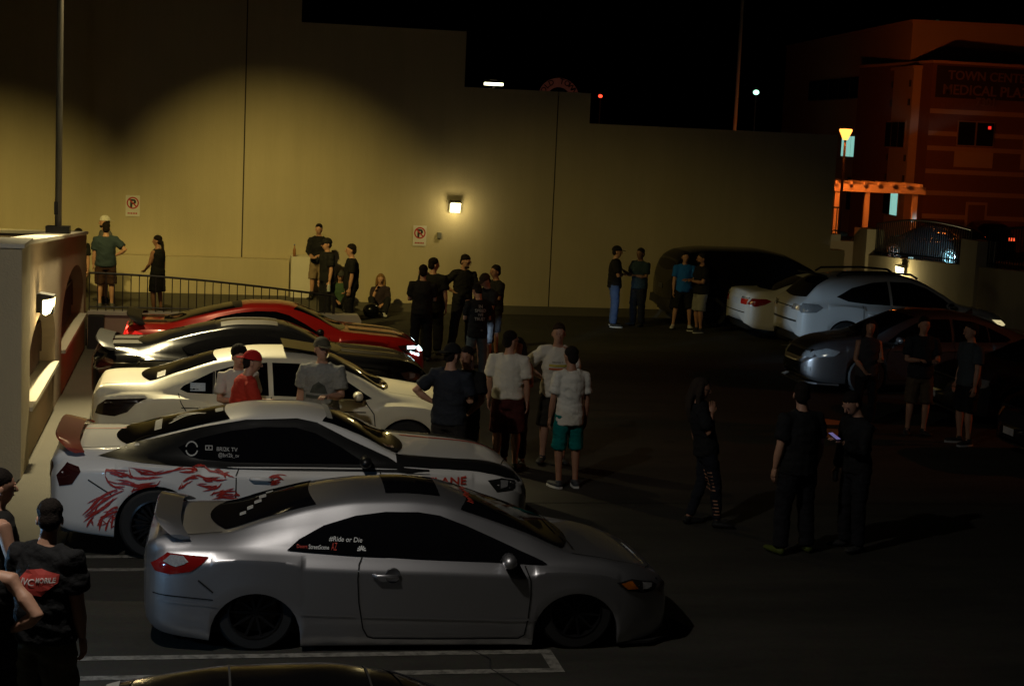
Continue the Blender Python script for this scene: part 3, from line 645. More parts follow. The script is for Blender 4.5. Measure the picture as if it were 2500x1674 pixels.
# ---------------------------------------------------------------- silver coupe in the foreground
CIV = dict(step=.04, axles=(-1.32, 1.33), r=.315, ra=.362, za=.125, inset=.16, flare=.03, ws=.90,
    top=[(-2.2, .83), (-2.12, .90), (-1.95, .925), (-1.62, .935), (-1.25, 1.05), (-.85, 1.165), (-.45, 1.225), (-.1, 1.235), (.2, 1.21), (.5, 1.12), (.9, .965), (1.28, .80), (1.6, .735), (1.9, .655), (2.1, .56), (2.2, .46)],
    belt=[(-2.2, .72), (-2.05, .80), (-1.75, .815), (-1.28, .80), (-.5, .765), (.2, .745), (.9, .715), (1.35, .69), (1.75, .635), (2.0, .54), (2.2, .38)],
    plan=[(-2.2, .60), (-2.15, .72), (-2.05, .80), (-1.85, .845), (-1.3, .87), (0, .87), (1.3, .865), (1.7, .83), (1.95, .74), (2.1, .62), (2.18, .48), (2.2, .38)],
    low=[(-2.2, .22), (-2.1, .16), (-1.9, .12), (-1.0, .045), (1.0, .045), (1.75, .05), (2.0, .06), (2.2, .12)],
    cab=[(-2.2, .62), (-1.7, .62), (-1.3, .575), (-.6, .53), (.1, .54), (.6, .575), (1.2, .68), (1.6, .70), (2.2, .4)],
    side=[[(-1.08, .825), (-.98, .905), (-.78, 1.0), (-.52, 1.07), (-.27, 1.10), (.0, 1.10), (.18, 1.075), (.40, 1.0), (.60, .92), (.82, .83), (1.03, .745), (1.07, .715), (1.03, .712), (.6, .735), (0, .757), (-.5, .782), (-.9, .81)]],
    seams=[[(-.47, .775), (-.495, .73), (-.505, .62), (-.49, .42), (-.45, .20), (-.41, .13), (-.36, .115), (.1, .108), (.84, .108), (.89, .14), (.915, .28), (.93, .48), (.925, .6), (.88, .71)], [(-1.78, .60), (-1.66, .50)]],
    handles=[(-.27, .645)], handlem=P_SILVER, mirror=(.74, .765, .93), mirrorm=P_SILVER,
    wind=(1.22, .60, .36, .52, .13, .10), back=(-1.58, .50, -.84, .46, -.13, -.05), wkey='std', spokes=10)
ce, cb = car('silver_coupe', 'lowered silver coupe with rear wing and sunroof nearest the camera', CIV, P_SILVER, (1.85, 13.82), -1.6)
decal(cb, rect(-.26, .20, -.36, .40), 'Z', 'sunroof', M_GLASS, ce, .006, .08)
for s in (-1, 1):
    decal(cb, [(-2.16, .70), (-2.03, .80), (-1.9, .795), (-1.70, .782), (-1.735, .745), (-1.84, .67), (-2.0, .64), (-2.12, .655)], 'Y', 'tail_light', M_TAIL, ce, .007, .04, s)
    decal(cb, [(-2.06, .735), (-2.0, .788), (-1.90, .783), (-1.86, .74), (-1.96, .705)], 'Y', 'reverse_lens', M_CLEAR, ce, .010, .03, s)
    decal(cb, [(1.66, .575), (1.80, .59), (2.0, .54), (2.06, .50), (2.03, .475), (1.90, .47), (1.76, .505)], 'Y', 'headlight', M_DARKPL, ce, .007, .04, s)
    decal(cb, [(1.70, .568), (1.80, .575), (1.86, .51), (1.76, .515)], 'Y', 'indicator', M_AMBER, ce, .010, .04, s)
    decal(cb, [(1.90, .555), (2.0, .53), (1.99, .50), (1.90, .50)], 'Y', 'lamp_lens', M_CLEAR, ce, .010, .03, s)
    line_decal(cb, [(-2.1, .43), (-1.62, .40)], .012, 'Y', 'crease', P_SILVER, ce, .010, s)
    line_decal(cb, [(-.98, .33), (-.52, .315)], .016, 'Y', 'crease', P_SILVER, ce, .010, s)
    line_decal(cb, [(-.46, .312), (.9, .275), (.98, .275)], .016, 'Y', 'crease', P_SILVER, ce, .010, s)
    MB().lathe([(.001, 0), (.062, 0), (.075, -.01), (.08, -.025)], (-.235, 0, .645), 'y', 20)
for s in (-1, 1):
    h = cb.ray_cast(Vector((-.22, s*4, .645)), Vector((0, -s, 0)))[0]
    MB().lathe([(.001, s*.003), (.055, s*.003), (.062, s*.006), (.064, -s*.01)], (-.22, h.y, .645), 'y', 22).build('handle_recess', mat('handle recess', (.12, .12, .125), .4, metal=.5), ce, True)
MB().box(-2.16, -2.0, -.45, -.33, .10, .2).build('exhaust', M_DARKPL, ce)
wing(ce, P_SILVER, -1.93, .925, .70, .085, .20, 'rear_wing', .02, .03, .12)
MB().prism([(1.0+math.cos(t)*.0, 0) for t in (0,)]*0+[(1.7, -.80), (2.0, -.76), (2.2, -.58), (2.30, -.3), (2.32, 0), (2.30, .3), (2.2, .58), (2.0, .76), (1.7, .80)], 'z', .035, .055).build('front_splitter', M_DARKPL, ce)
line_decal(cb, [(1.32, -.55), (1.30, -.1)], .018, 'Z', 'wiper', M_DARKPL, ce, .02); line_decal(cb, [(1.27, -.05), (1.24, .5)], .018, 'Z', 'wiper', M_DARKPL, ce, .02)
text_decal(cb, '#Ride or Die', -.74, .888, .27, 'Y', 'lettering', M_WHITE, ce, shear=.15, rot=R(-2.0), off=.010)
text_decal(cb, 'StreetScene', -.905, .836, .165, 'Y', 'lettering', M_WHITE, ce, off=.010, rot=R(-2), height=.032, bold=.006)
text_decal(cb, 'Desert', -1.0, .843, .085, 'Y', 'lettering', M_REDTXT, ce, off=.010, rot=R(-2), height=.026, bold=.006); text_decal(cb, 'AZ', -.722, .825, .05, 'Y', 'lettering', M_REDTXT, ce, off=.010, height=.055, shear=.2)
mb = MB()
for k in range(7):
    a = math.pi*k/6; P2 = [(-.475+.006*math.cos(a-.3), .825+.006*math.sin(a-.3)), (-.475+.036*math.cos(a-.16), .825+.036*math.sin(a-.16)), (-.475+.036*math.cos(a+.16), .825+.036*math.sin(a+.16)), (-.475+.006*math.cos(a+.3), .825+.006*math.sin(a+.3))]
    v, f = project(cb, P2, [(0, 1, 2, 3)], 'Y', -1, .010); mb.add(v, f)
mb.build('sunburst_sticker', M_WHITE, ce)
for i, (x, y, w, h) in enumerate(((-1.46, -.22, .05, .10), (-1.40, -.12, .05, .12), (-1.34, 0, .06, .12), (-1.30, .14, .06, .13), (-1.24, .27, .06, .08))):
    decal(cb, rect(x, x+w, y, y+h), 'Z', 'window_sticker', mat('grey sticker', (.30, .30, .28), .6, var=.8, vscale=90), ce, .009, .04)
mb = MB(); rz_ = random.Random(9)
for k in range(16):
    y = -.30+.6*k/15+rz_.uniform(-.01, .01); x = .40+.015*math.sin(k); a = [(x+.035, y-.012), (x+.075+rz_.uniform(0, .05), y+rz_.uniform(-.02, .02)), (x+.10, y+.012), (x+.05, y+.02)]
    v, f = project(cb, a, [(0, 1, 2, 3)], 'Z', 1, .010); mb.add(v, f)
mb.build('windshield_script', M_REDTXT, ce)
decal(cb, rect(-.14, .14, .42, .56), 'X', 'licence_plate', M_PLATE, ce, .008, .08, -1)

def shut_lines(e, b, hood, trunk):
    for pts in hood+trunk:
        for s in (-1, 1): line_decal(b, [(x, s*y) for x, y in pts], .010, 'Z', 'panel_gap', M_SEAM, e, .004)
shut_lines(ce, cb, [[(1.30, .66), (1.7, .62), (1.98, .50), (2.06, .30), (2.08, 0)]], [[(-1.60, .56), (-1.85, .60), (-2.10, .56)]])
line_decal(cb, [(-2.14, .47), (-1.9, .46), (-1.66, .44)], .010, 'Y', 'panel_gap', M_SEAM, ce, .004, -1)
decal(cb, [(-1.46, .60), (-1.30, .60), (-1.30, .74), (-1.46, .74)], 'Y', 'fuel_door', P_SILVER, ce, .004, .05, 1)
# ---------------------------------------------------------------- pony coupes (white with red graphic, black, red)
MUS = dict(step=.06, axles=(-1.36, 1.36), r=.345, ra=.385, za=.335, inset=.115, flare=.03, ws=.885,
    top=[(-2.36, .93), (-2.28, 1.02), (-2.1, 1.045), (-1.75, 1.05), (-1.3, 1.17), (-.8, 1.30), (-.35, 1.375), (0, 1.38), (.25, 1.35), (.6, 1.22), (1.05, 1.0), (1.4, .965), (1.9, .92), (2.15, .85), (2.32, .72), (2.38, .60)],
    belt=[(-2.36, .82), (-2.2, .93), (-1.8, .955), (-1.2, .935), (-.5, .905), (.4, .90), (1.1, .895), (1.7, .86), (2.1, .77), (2.3, .64), (2.38, .52)],
    plan=[(-2.36, .66), (-2.3, .80), (-2.15, .88), (-1.7, .945), (-1.3, .955), (0, .93), (1.3, .95), (1.8, .90), (2.1, .80), (2.28, .66), (2.36, .52), (2.38, .45)],
    low=[(-2.36, .36), (-2.2, .27), (-1.8, .22), (-.9, .17), (.9, .17), (1.8, .17), (2.1, .18), (2.38, .26)],
    cab=[(-2.36, .70), (-1.9, .68), (-1.4, .60), (-.6, .55), (.1, .56), (.6, .62), (1.1, .74), (1.6, .76), (2.38, .5)],
    side=[[(-1.16, 1.06), (-.96, 1.135), (-.65, 1.205), (-.34, 1.245), (-.02, 1.245), (.18, 1.195), (.42, 1.08), (.66, .94), (.60, .925), (0, .925), (-.58, .935), (-.96, .965), (-1.09, 1.0)]],
    seams=[[(-.56, .925), (-.60, .83), (-.60, .6), (-.56, .32), (-.48, .25), (.8, .25), (.86, .4), (.86, .7), (.80, .89)], [(-2.0, .78), (-1.78, .64)]],
    handles=[(-.36, .80)], mirror=(.66, .97, 1.0), wind=(1.0, .62, .25, .52, .12, .10), back=(-1.66, .52, -.66, .45, -.12, -.05), spokes=10, wkey='mesh')
def pony(nm, label, P, m, loc, rz, spo, tail=M_TAILDK, **k):
    e, b = car(nm, label, P, m, loc, rz, **k)
    for s in (-1, 1):
        decal(b, [(-2.30, .80), (-2.2, .925), (-2.09, .895), (-2.07, .855), (-2.15, .73), (-2.27, .70)], 'Y', 'tail_light', tail, e, .007, .04, s)
        decal(b, [(1.90, .775), (2.06, .78), (2.22, .73), (2.20, .67), (2.0, .66)], 'Y', 'headlight', M_DARKPL, e, .007, .05, s)
        decal(b, [(2.04, .765), (2.13, .75), (2.12, .70), (2.04, .69)], 'Y', 'lamp_lens', M_CLEAR, e, .010, .04, s)
    for s in (-1, 1): decal(b, [(s*.45, .74), (s*.64, .74), (s*.64, .90), (s*.45, .90)], 'X', 'tail_lens', tail, e, .007, .06, -1)
    decal(b, rect(-.45, .45, .5, .7), 'X', 'grille', M_SEAM, e, .007, .08, 1); decal(b, rect(-.2, .2, .56, .68), 'X', 'licence_plate', M_PLATE, e, .008, .1, -1)
    if spo: wing(e, spo, -2.13, 1.045, .80, .075, .22, 'spoiler', .05, .03, .10)
    return e, b
me_, mbv = pony('white_coupe', 'white coupe with red eagle graphic, black roof sides and red rear spoiler', dict(MUS, mirrorm=P_SATIN, handlem=P_WHITE), P_WHITE, (1.0, 16.82), 0, paint('red spoiler paint', (.33, .045, .02), .1, .3))
for s in (-1, 1):
    decal(mbv, [(-1.92, .985), (-1.4, 1.115), (-.95, 1.225), (-.5, 1.305), (0, 1.325), (.2, 1.29), (.5, 1.15), (.9, .985), (1.05, .90), (1.3, .885), (1.3, .855), (.6, .868), (-.1, .872), (-.65, .885), (-1.16, .915), (-1.5, .94)], 'Y', 'black_panel', P_SATIN, me_, .006, .028, s)
for y0, y1 in ((.47, .55),):
    decal(mbv, rect(-.60, .12, y0*.86, y1*.86), 'Z', 'red_stripe', M_REDV, me_, .004, .1)
decal(mbv, rect(-2.2, -1.66, .30, .36), 'Z', 'red_stripe', M_REDV, me_, .004, .1); decal(mbv, rect(1.15, 2.2, .42, .48), 'Z', 'red_stripe', M_REDV, me_, .004, .1)
for s_ in (-1, 1): decal(mbv, [(.98, s_*.66), (1.5, s_*.62), (2.0, s_*.54), (2.24, s_*.46), (2.24, s_*.60), (2.1, s_*.72), (1.9, s_*.79), (1.6, s_*.84), (1.3, s_*.86), (.98, s_*.84)], 'Z', 'hood_side_panel', P_SATIN, me_, .0065, .03)
shut_lines(me_, mbv, [[(1.05, .62), (1.6, .60), (2.1, .48), (2.22, 0)]], [[(-1.72, .58), (-2.0, .62), (-2.24, .60)]])
text_decal(mbv, 'BRI2K TV', -.79, 1.035, .20, 'Y', 'lettering', mat('grey lettering', (.34, .34, .33), .6), me_, off=.011, rot=R(-2)); text_decal(mbv, '@bri2k_tv', -.775, .975, .20, 'Y', 'lettering', mat('grey lettering'), me_, off=.011, rot=R(-2), height=.045)
mb = MB()
for a0 in (0, math.pi):
    for k in range(7):
        t0, t1 = a0+.25+k*.38, a0+.25+(k+1)*.38-.02; P2 = [(-1.03+r*math.cos(t), 1.05+r*math.sin(t)) for r, t in ((.05, t0), (.062, t0), (.062, t1), (.05, t1))]
        v, f = project(mbv, P2, [(0, 1, 2, 3)], 'Y', -1, .011); mb.add(v, f)
mb.build('ring_sticker', mat('grey lettering'), me_)
v, f = project(mbv, [(-.90, 1.04), (-.83, 1.04), (-.83, 1.08), (-.90, 1.08), (-.893, 1.047), (-.837, 1.047), (-.837, 1.073), (-.893, 1.073), (-.873, 1.05), (-.855, 1.06), (-.873, 1.07)], [(0, 1, 5, 4), (1, 2, 6, 5), (2, 3, 7, 6), (3, 0, 4, 7), (8, 9, 10)], 'Y', -1, .011); mobj('play_sticker', v, f, mat('grey lettering'), me_)
text_decal(mbv, 'FASTLANE', 1.05, .755, .62, 'Y', 'lettering', M_REDTXT, me_, off=.010, height=.075, bold=.02)
decal(mbv, rect(-1.40, -1.33, -.28, .28), 'Z', 'banner_sticker', mat('grey sticker'), me_, .009, .05); decal(mbv, rect(-.80, -.72, -.10, .10), 'Z', 'window_sticker', mat('grey sticker'), me_, .009, .05)
# pale swirl on the rear window
mb = MB()
for k in range(4):
    pts = [(-1.25+.26*t+.03*k, -.05+.20*math.sin(2.2*t+.5*k)+.06*k-.08) for t in [j/8 for j in range(9)]]; o = strip(pts, .035-.004*k)
    V_, F_ = project(mbv, o, [(i, i+1, len(o)-2-i, len(o)-1-i) for i in range(len(pts)-1)], 'Z', 1, .010); mb.add(V_, F_)
mb.build('swirl_sticker', mat('pale sticker', (.42, .41, .36), .6), me_)
decal(mbv, rect(.30, .36, -.42, .42), 'Z', 'windshield_banner', mat('grey sticker'), me_, .009, .05)
# the red jagged graphic: each stroke is a tapering spike traced along the flank
strokes = [[(-1.84, 0.83), (-1.83, 0.88), (-1.72, 0.86), (-1.64, 0.84), (-1.58, 0.81), (-1.46, 0.81), (-1.35, 0.83)],
 [(-1.84, 0.83), (-1.82, 0.78), (-1.77, 0.73), (-1.72, 0.71), (-1.66, 0.7)],
 [(-1.62, 0.91), (-1.59, 0.82), (-1.51, 0.8), (-1.4, 0.81), (-1.3, 0.82)],
 [(-1.62, 0.91), (-1.5, 0.89), (-1.4, 0.87), (-1.35, 0.85), (-1.26, 0.87), (-1.16, 0.89), (-1.03, 0.9)],
 [(-1.56, 0.89), (-1.46, 0.85), (-1.36, 0.84)],
 [(-1.03, 0.9), (-0.97, 0.92), (-0.91, 0.91), (-0.85, 0.87), (-0.79, 0.86), (-0.73, 0.84), (-0.67, 0.83), (-0.61, 0.81)],
 [(-1.02, 0.91), (-0.98, 0.88), (-1.06, 0.87), (-1.14, 0.87)],
 [(-0.81, 0.88), (-0.75, 0.87), (-0.71, 0.83), (-0.7, 0.81)],
 [(-1.03, 0.84), (-0.95, 0.83), (-0.9, 0.81), (-0.85, 0.8), (-0.78, 0.79), (-0.73, 0.8)],
 [(-0.92, 0.81), (-0.88, 0.78), (-0.83, 0.78), (-0.84, 0.81)],
 [(-1.11, 0.78), (-1.03, 0.81), (-0.96, 0.81)],
 [(-1.74, 0.79), (-1.64, 0.78), (-1.54, 0.74), (-1.44, 0.74), (-1.34, 0.75)],
 [(-1.72, 0.76), (-1.6, 0.74), (-1.5, 0.72), (-1.4, 0.73)],
 [(-1.6, 0.68), (-1.53, 0.7), (-1.46, 0.72), (-1.36, 0.74), (-1.32, 0.79)],
 [(-1.59, 0.65), (-1.52, 0.69), (-1.44, 0.71)],
 [(-1.72, 0.7), (-1.8, 0.66), (-1.88, 0.61), (-1.96, 0.52), (-2.05, 0.43)],
 [(-1.66, 0.69), (-1.76, 0.64), (-1.84, 0.59), (-1.93, 0.51), (-2.03, 0.42)],
 [(-1.62, 0.64), (-1.62, 0.6), (-1.68, 0.53), (-1.76, 0.51), (-1.84, 0.44)],
 [(-1.72, 0.62), (-1.8, 0.56), (-1.88, 0.49), (-1.96, 0.43), (-2.04, 0.36)],
 [(-1.7, 0.49), (-1.8, 0.45), (-1.86, 0.41), (-1.91, 0.33)],
 [(-1.66, 0.52), (-1.72, 0.47), (-1.76, 0.41), (-1.78, 0.3)],
 [(-1.62, 0.46), (-1.66, 0.39), (-1.67, 0.31), (-1.7, 0.24)],
 [(-1.94, 0.42), (-1.98, 0.37), (-2.01, 0.31)],
 [(-1.86, 0.39), (-1.88, 0.34), (-1.89, 0.28)],
 [(-1.48, 0.61), (-1.56, 0.58), (-1.62, 0.53), (-1.68, 0.49)],
 [(-1.15, 0.7), (-1.1, 0.73), (-1.06, 0.77)],
 [(-0.98, 0.75), (-0.91, 0.73), (-0.85, 0.72), (-0.79, 0.74)],
 [(-0.92, 0.68), (-0.83, 0.7), (-0.77, 0.72), (-0.74, 0.76)],
 [(-0.85, 0.64), (-0.77, 0.67), (-0.67, 0.68), (-0.6, 0.68)],
 [(-0.83, 0.6), (-0.73, 0.62), (-0.64, 0.61), (-0.58, 0.61)],
 [(-0.79, 0.63), (-0.71, 0.65), (-0.62, 0.65)],
 [(-0.6, 0.67), (-0.58, 0.64), (-0.56, 0.64)],
 [(-0.29, 0.81), (-0.21, 0.82), (-0.14, 0.79)],
 [(-0.3, 0.77), (-0.22, 0.77), (-0.17, 0.77)],
 [(-0.27, 0.75), (-0.2, 0.75)],
 [(-1.7, 0.86), (-1.66, 0.83), (-1.63, 0.85)],
 [(-1.54, 0.88), (-1.48, 0.85), (-1.42, 0.84)],
 [(-1.8, 0.85), (-1.74, 0.84), (-1.67, 0.81)],
 [(-1.76, 0.6), (-1.82, 0.53), (-1.91, 0.46)],
 [(-1.8, 0.38), (-1.82, 0.33), (-1.83, 0.28)],
 [(-1.72, 0.39), (-1.73, 0.33), (-1.73, 0.27)]]
mb = MB(); rg = random.Random(5)
def spike(pts, w):
    n = len(pts); L = []; Q = []
    for i, p_ in enumerate(pts):
        a = pts[max(0, i-1)]; b = pts[min(n-1, i+1)]; dx, dy = b[0]-a[0], b[1]-a[1]; l = math.hypot(dx, dy); ww = w*math.sin(math.pi*(i+.35)/(n-.3))**.8*rg.uniform(.75, 1.2)
        L.append((p_[0]-dy/l*ww/2, p_[1]+dx/l*ww/2)); Q.append((p_[0]+dy/l*ww/2, p_[1]-dx/l*ww/2))
    v, f = project(mbv, L+Q, [(i, i+1, n+i+1, n+i) for i in range(n-1)], 'Y', -1, .007); mb.add(v, f)
def dens(pts):
    fx = pchip([(i, p_[0]) for i, p_ in enumerate(pts)]); fz = pchip([(i, p_[1]) for i, p_ in enumerate(pts)]); m_ = (len(pts)-1)*4
    return [(fx(i/4), fz(i/4)) for i in range(m_+1)]
for i, s_ in enumerate(strokes):
    d = dens(s_); spike(d, .027 if 15 <= i <= 21 else .020)
    for t in range(3): j = rg.randrange(max(1, len(d)-5)); q = d[j:j+5]; ox = rg.uniform(-.015, .015); spike([(a+ox*k_, b_+.012*(t-1)+.004*k_) for k_, (a, b_) in enumerate(q)], .011)
mb.build('flank_graphic', M_REDV, me_)
be_, bb = pony('black_coupe', 'black coupe with rear spoiler between the red coupe and the pearl white sedan', dict(MUS, top=[(x, z+.02) for x, z in MUS['top']]), P_BLACK, (.95, 23.9), 0, P_SATIN)
for y0, y1 in ((-.42, -.10), (.10, .42)):
    for x0, x1 in ((-.62, .18), (1.1, 2.15), (-2.2, -1.7)): decal(bb, rect(x0, x1, y0, y1), 'Z', 'satin_stripe', mat('satin grey wrap', (.035, .03, .022), .45), be_, .004, .1)
re_, rb = pony('red_coupe', 'red coupe with black stripes and lit headlights by the low wall', dict(MUS, top=[(x, z-.02) for x, z in MUS['top']], mirrorm=P_SATIN), P_RED, (1.25, 26.75), 0, P_SATIN, mat('lit tail lens', (.4, .01, .01), .2, emit=(1, .03, .02), estr=.55))
for y0, y1 in ((-.45, -.22), (.22, .45)):
    for x0, x1 in ((-2.25, -1.7), (1.15, 2.1)): decal(rb, rect(x0, x1, y0, y1), 'Z', 'black_stripe', P_SATIN, re_, .004, .1)
decal(rb, rect(-.85, -.55, -.46, .46), 'Z', 'black_roof_band', P_SATIN, re_, .004, .1)
M_LED = mat('lit led headlight', (.8, .95, 1), .2, emit=(.62, .95, 1), estr=6)
for s in (-1, 1):
    decal(rb, [(2.06, .765), (2.20, .745), (2.20, .715), (2.06, .72)], 'Y', 'led_headlight', M_LED, re_, .014, .04, s); decal(rb, rect(s*.5-.1, s*.5+.1, .66, .74), 'X', 'led_headlight', M_LED, re_, .012, .05, 1)
    decal(rb, [(2.10, .69), (2.26, .63), (2.26, .60), (2.12, .655)], 'Y', 'led_strip', M_LED, re_, .014, .04, s)
for y_, sl, pw_ in ((.55, 1.40, 420), (.55, .93, 560), (-.55, .60, 620), (-.55, .03, 700)):     # projector lenses of the two headlamps
    o = lamp('SPOT', 'headlamp_beam', (2.5, y_, .68), pw_*1.6, (.55, .78, 1), None, 10 if sl > 1.2 else 11, .7, .05); o.parent = re_; o.rotation_euler = Vector((1, sl, (-.03 if sl > 1.2 else -.006)*math.hypot(1, sl))).to_track_quat('-Z', 'Y').to_euler()
for s in (-1, 1):
    o = lamp('POINT', 'tail_lamp_glow', (-2.5, s*.6, .86), 1.6, (1, .05, .03), radius=.06); o.parent = re_
# ---------------------------------------------------------------- sedans
SED = dict(step=.07, axles=(-1.38, 1.42), r=.33, ra=.365, za=.325, inset=.11, ws=.89,
    top=[(-2.36, .92), (-2.28, 1.03), (-2.1, 1.06), (-1.75, 1.075), (-1.35, 1.21), (-.85, 1.37), (-.35, 1.44), (.05, 1.445), (.4, 1.39), (.8, 1.22), (1.2, 1.0), (1.5, .95), (1.95, .88), (2.2, .79), (2.34, .66), (2.4, .56)],
    belt=[(-2.36, .82), (-2.2, .92), (-1.8, .945), (-1.2, .935), (-.5, .915), (.4, .895), (1.2, .88), (1.8, .83), (2.15, .73), (2.34, .58), (2.4, .48)],
    plan=[(-2.36, .64), (-2.3, .77), (-2.15, .84), (-1.7, .88), (0, .885), (1.4, .88), (1.85, .84), (2.15, .74), (2.32, .58), (2.4, .42)],
    low=[(-2.36, .36), (-2.2, .27), (-1.8, .22), (-1, .18), (1, .18), (1.8, .18), (2.2, .2), (2.4, .28)],
    cab=[(-2.36, .66), (-1.8, .64), (-1.3, .58), (-.5, .54), (.2, .55), (.7, .60), (1.2, .70), (2.4, .45)],
    side=[[(-1.34, 1.0), (-1.30, 1.04), (-1.10, 1.13), (-.95, 1.20), (-.95, .955), (-1.25, .965)], [(-.92, .955), (-.92, 1.21), (-.65, 1.285), (-.30, 1.315), (-.28, .945)], [(-.22, .945), (-.24, 1.315), (.12, 1.31), (.40, 1.24), (.70, 1.10), (.98, .925), (.9, .91)]],
    seams=[[(-1.36, .96), (-1.32, .85), (-1.20, .66), (-1.0, .45), (-.92, .30), (-.2, .26), (-.24, .6), (-.25, .93)], [(-.2, .26), (.95, .27), (1.03, .5), (1.0, .75), (.9, .88)], [(-1.32, .80), (.9, .77)]],
    handles=[(-1.0, .80), (.02, .79)], mirror=(.80, .97, .97), wind=(1.13, .62, .40, .52, .12, .09), back=(-1.70, .55, -.90, .47, -.12, -.05), spokes=7, wkey='sed')
ge, gb = car('pearl_sedan', 'pearl white sedan with tilted sunroof parked beyond the white coupe', SED, P_CREAM, (1.15, 20.7), 0)
for s in (-1, 1):
    decal(gb, [(-2.33, .70), (-2.30, .80), (-2.20, .875), (-2.0, .89), (-1.72, .905), (-1.86, .84), (-1.95, .74), (-2.1, .685)], 'Y', 'tail_light', mat('smoked lens', (.02, .012, .008), .12, coat=.7), ge, .007, .05, s)
    decal(gb, [(1.78, .76), (2.05, .77), (2.22, .68), (2.1, .62), (1.9, .66)], 'Y', 'headlight', M_CLEAR, ge, .007, .05, s)
MB().add([(-.10, -.42, 1.475), (-.10, .42, 1.475), (.36, .42, 1.415), (.36, -.42, 1.415), (-.10, -.42, 1.50), (-.10, .42, 1.50), (.36, .42, 1.435), (.36, -.42, 1.435)], [(3, 2, 1, 0), (4, 5, 6, 7), (0, 1, 5, 4), (1, 2, 6, 5), (2, 3, 7, 6), (3, 0, 4, 7)]).build('sunroof', M_GLASS, ge)
decal(gb, rect(-1.22, -1.04, .985, 1.075), 'Y', 'window_sticker', mat('blue white sticker', (.45, .52, .6), .6, var=.5, vscale=50), ge, .010, .05, -1)
decal(gb, rect(-1.62, -1.52, -.5, -.15), 'Z', 'window_sticker', mat('grey sticker'), ge, .009, .05)
shut_lines(ge, gb, [[(1.2, .64), (1.7, .60), (2.2, .46), (2.26, 0)]], [[(-1.74, .60), (-2.05, .62), (-2.26, .56)]])
line_decal(gb, [(-.938, .96), (-.938, 1.205)], .018, 'Y', 'window_divider', M_CHROME, ge, .008, -1)
decal(gb, rect(-.2, .2, .56, .68), 'X', 'licence_plate', M_PLATE, ge, .008, .1, -1)
ae, ab = car('white_sedan', 'white sedan with red tail lights between the dark van and the white SUV', dict(SED, axles=(-1.38, 1.40)), P_WHITE, (14.0, 34.45), 0)
for s in (-1, 1):
    decal(ab, [(-2.34, .78), (-2.25, .90), (-1.95, .90), (-1.85, .86), (-2.0, .78), (-2.2, .73)], 'Y', 'tail_light', M_TAIL, ae, .007, .05, s); decal(ab, [(s*.42, .76), (s*.68, .76), (s*.68, .88), (s*.42, .88)], 'X', 'tail_lens', mat('bright red lens', (.5, .012, .008), .2, coat=.8), ae, .008, .06, -1)
    decal(ab, [(s*.42, .885), (s*.70, .885), (s*.70, .92), (s*.42, .92)], 'X', 'reverse_lens', M_CLEAR, ae, .008, .06, -1)
decal(ab, rect(-.18, .18, .74, .87), 'X', 'licence_plate', M_PLATE, ae, .009, .08, -1); decal(ab, rect(-.62, .62, .575, .595), 'X', 'bumper_crease', M_SEAM, ae, .006, .08, -1); decal(ab, rect(-.5, .5, .30, .37), 'X', 'diffuser', M_DARKPL, ae, .006, .08, -1)
DK = dict(SED, axles=(-1.35, 1.36))
de, db = car('dark_wrapped_sedan', 'dark grey glitter wrapped sedan facing left at the right side', DK, P_GREY, (12.75, 27.35), 180)
for s in (-1, 1):
    decal(db, [(1.85, .74), (2.05, .78), (2.26, .70), (2.2, .62), (1.95, .66)], 'Y', 'headlight', M_CLEAR, de, .008, .05, s); decal(db, rect(s*.5-.13, s*.5+.13, .60, .70), 'X', 'headlight', M_CLEAR, de, .008, .05, 1)
    decal(db, rect(s*.56-.06, s*.56+.06, .36, .44), 'X', 'fog_light', M_CLEAR, de, .008, .05, 1)
decal(db, rect(-.34, .34, .58, .70), 'X', 'upper_grille', M_SEAM, de, .007, .08, 1); decal(db, rect(-.42, .42, .33, .50), 'X', 'lower_grille', M_SEAM, de, .007, .08, 1)
MB().prism([(1.85, -.86), (2.2, -.72), (2.44, -.42), (2.46, .42), (2.2, .72), (1.85, .86)], 'z', .15, .18).build('front_lip', P_GREY, de)
MB().prism([(-.95, 1.37), (-.80, 1.37), (-.93, 1.47)], 'y', -.015, .015).build('roof_antenna', M_DARKPL, de)
decal(db, [(.95, -.36), (1.75, -.36), (1.75, -.10), (.95, -.10)], 'Z', 'hood_crease', mat('gloss dark panel', (.02, .018, .018), .22, coat=.6), de, .004, .08); decal(db, [(.95, .10), (1.75, .10), (1.75, .36), (.95, .36)], 'Z', 'hood_crease', mat('gloss dark panel'), de, .004, .08)
for loc, lab in (((14.0, 24.25), 'black sedan facing left behind the man in khaki shorts'), ((13.6, 20.9), 'black sedan with amber-lit lamp at the right edge')):
    o, b = car('black_sedan', lab, DK, P_DKGREEN if loc[1] > 22 else P_BLACK, loc, 180, group='black sedans at the right edge')
    for s in (-1, 1):
        decal(b, [(1.80, .72), (2.0, .77), (2.27, .70), (2.22, .60), (1.95, .63)], 'Y', 'headlight', M_CLEAR, o, .008, .05, s); decal(b, rect(s*.52-.12, s*.52+.12, .58, .70), 'X', 'headlight', M_CLEAR if loc[1] > 22 else M_AMBER, o, .009, .05, 1)
        decal(b, rect(s*.68-.05, s*.68+.05, .62, .69), 'X', 'indicator', M_AMBER, o, .009, .05, 1)
    decal(b, rect(-.36, .36, .52, .68), 'X', 'grille', M_SEAM, o, .007, .08, 1); decal(b, rect(-.15, .15, .38, .48), 'X', 'licence_plate', M_PLATE, o, .009, .08, 1)
fe, fb = car('foreground_car', 'black car whose roof shows along the bottom edge', dict(SED), P_BLACK, (.62, 8.12), 0)
for i in range(5): decal(fb, rect(-1.45+.10*i, -1.38+.10*i, .30, .48), 'Z', 'window_sticker', mat('grey sticker'), fe, .009, .05)
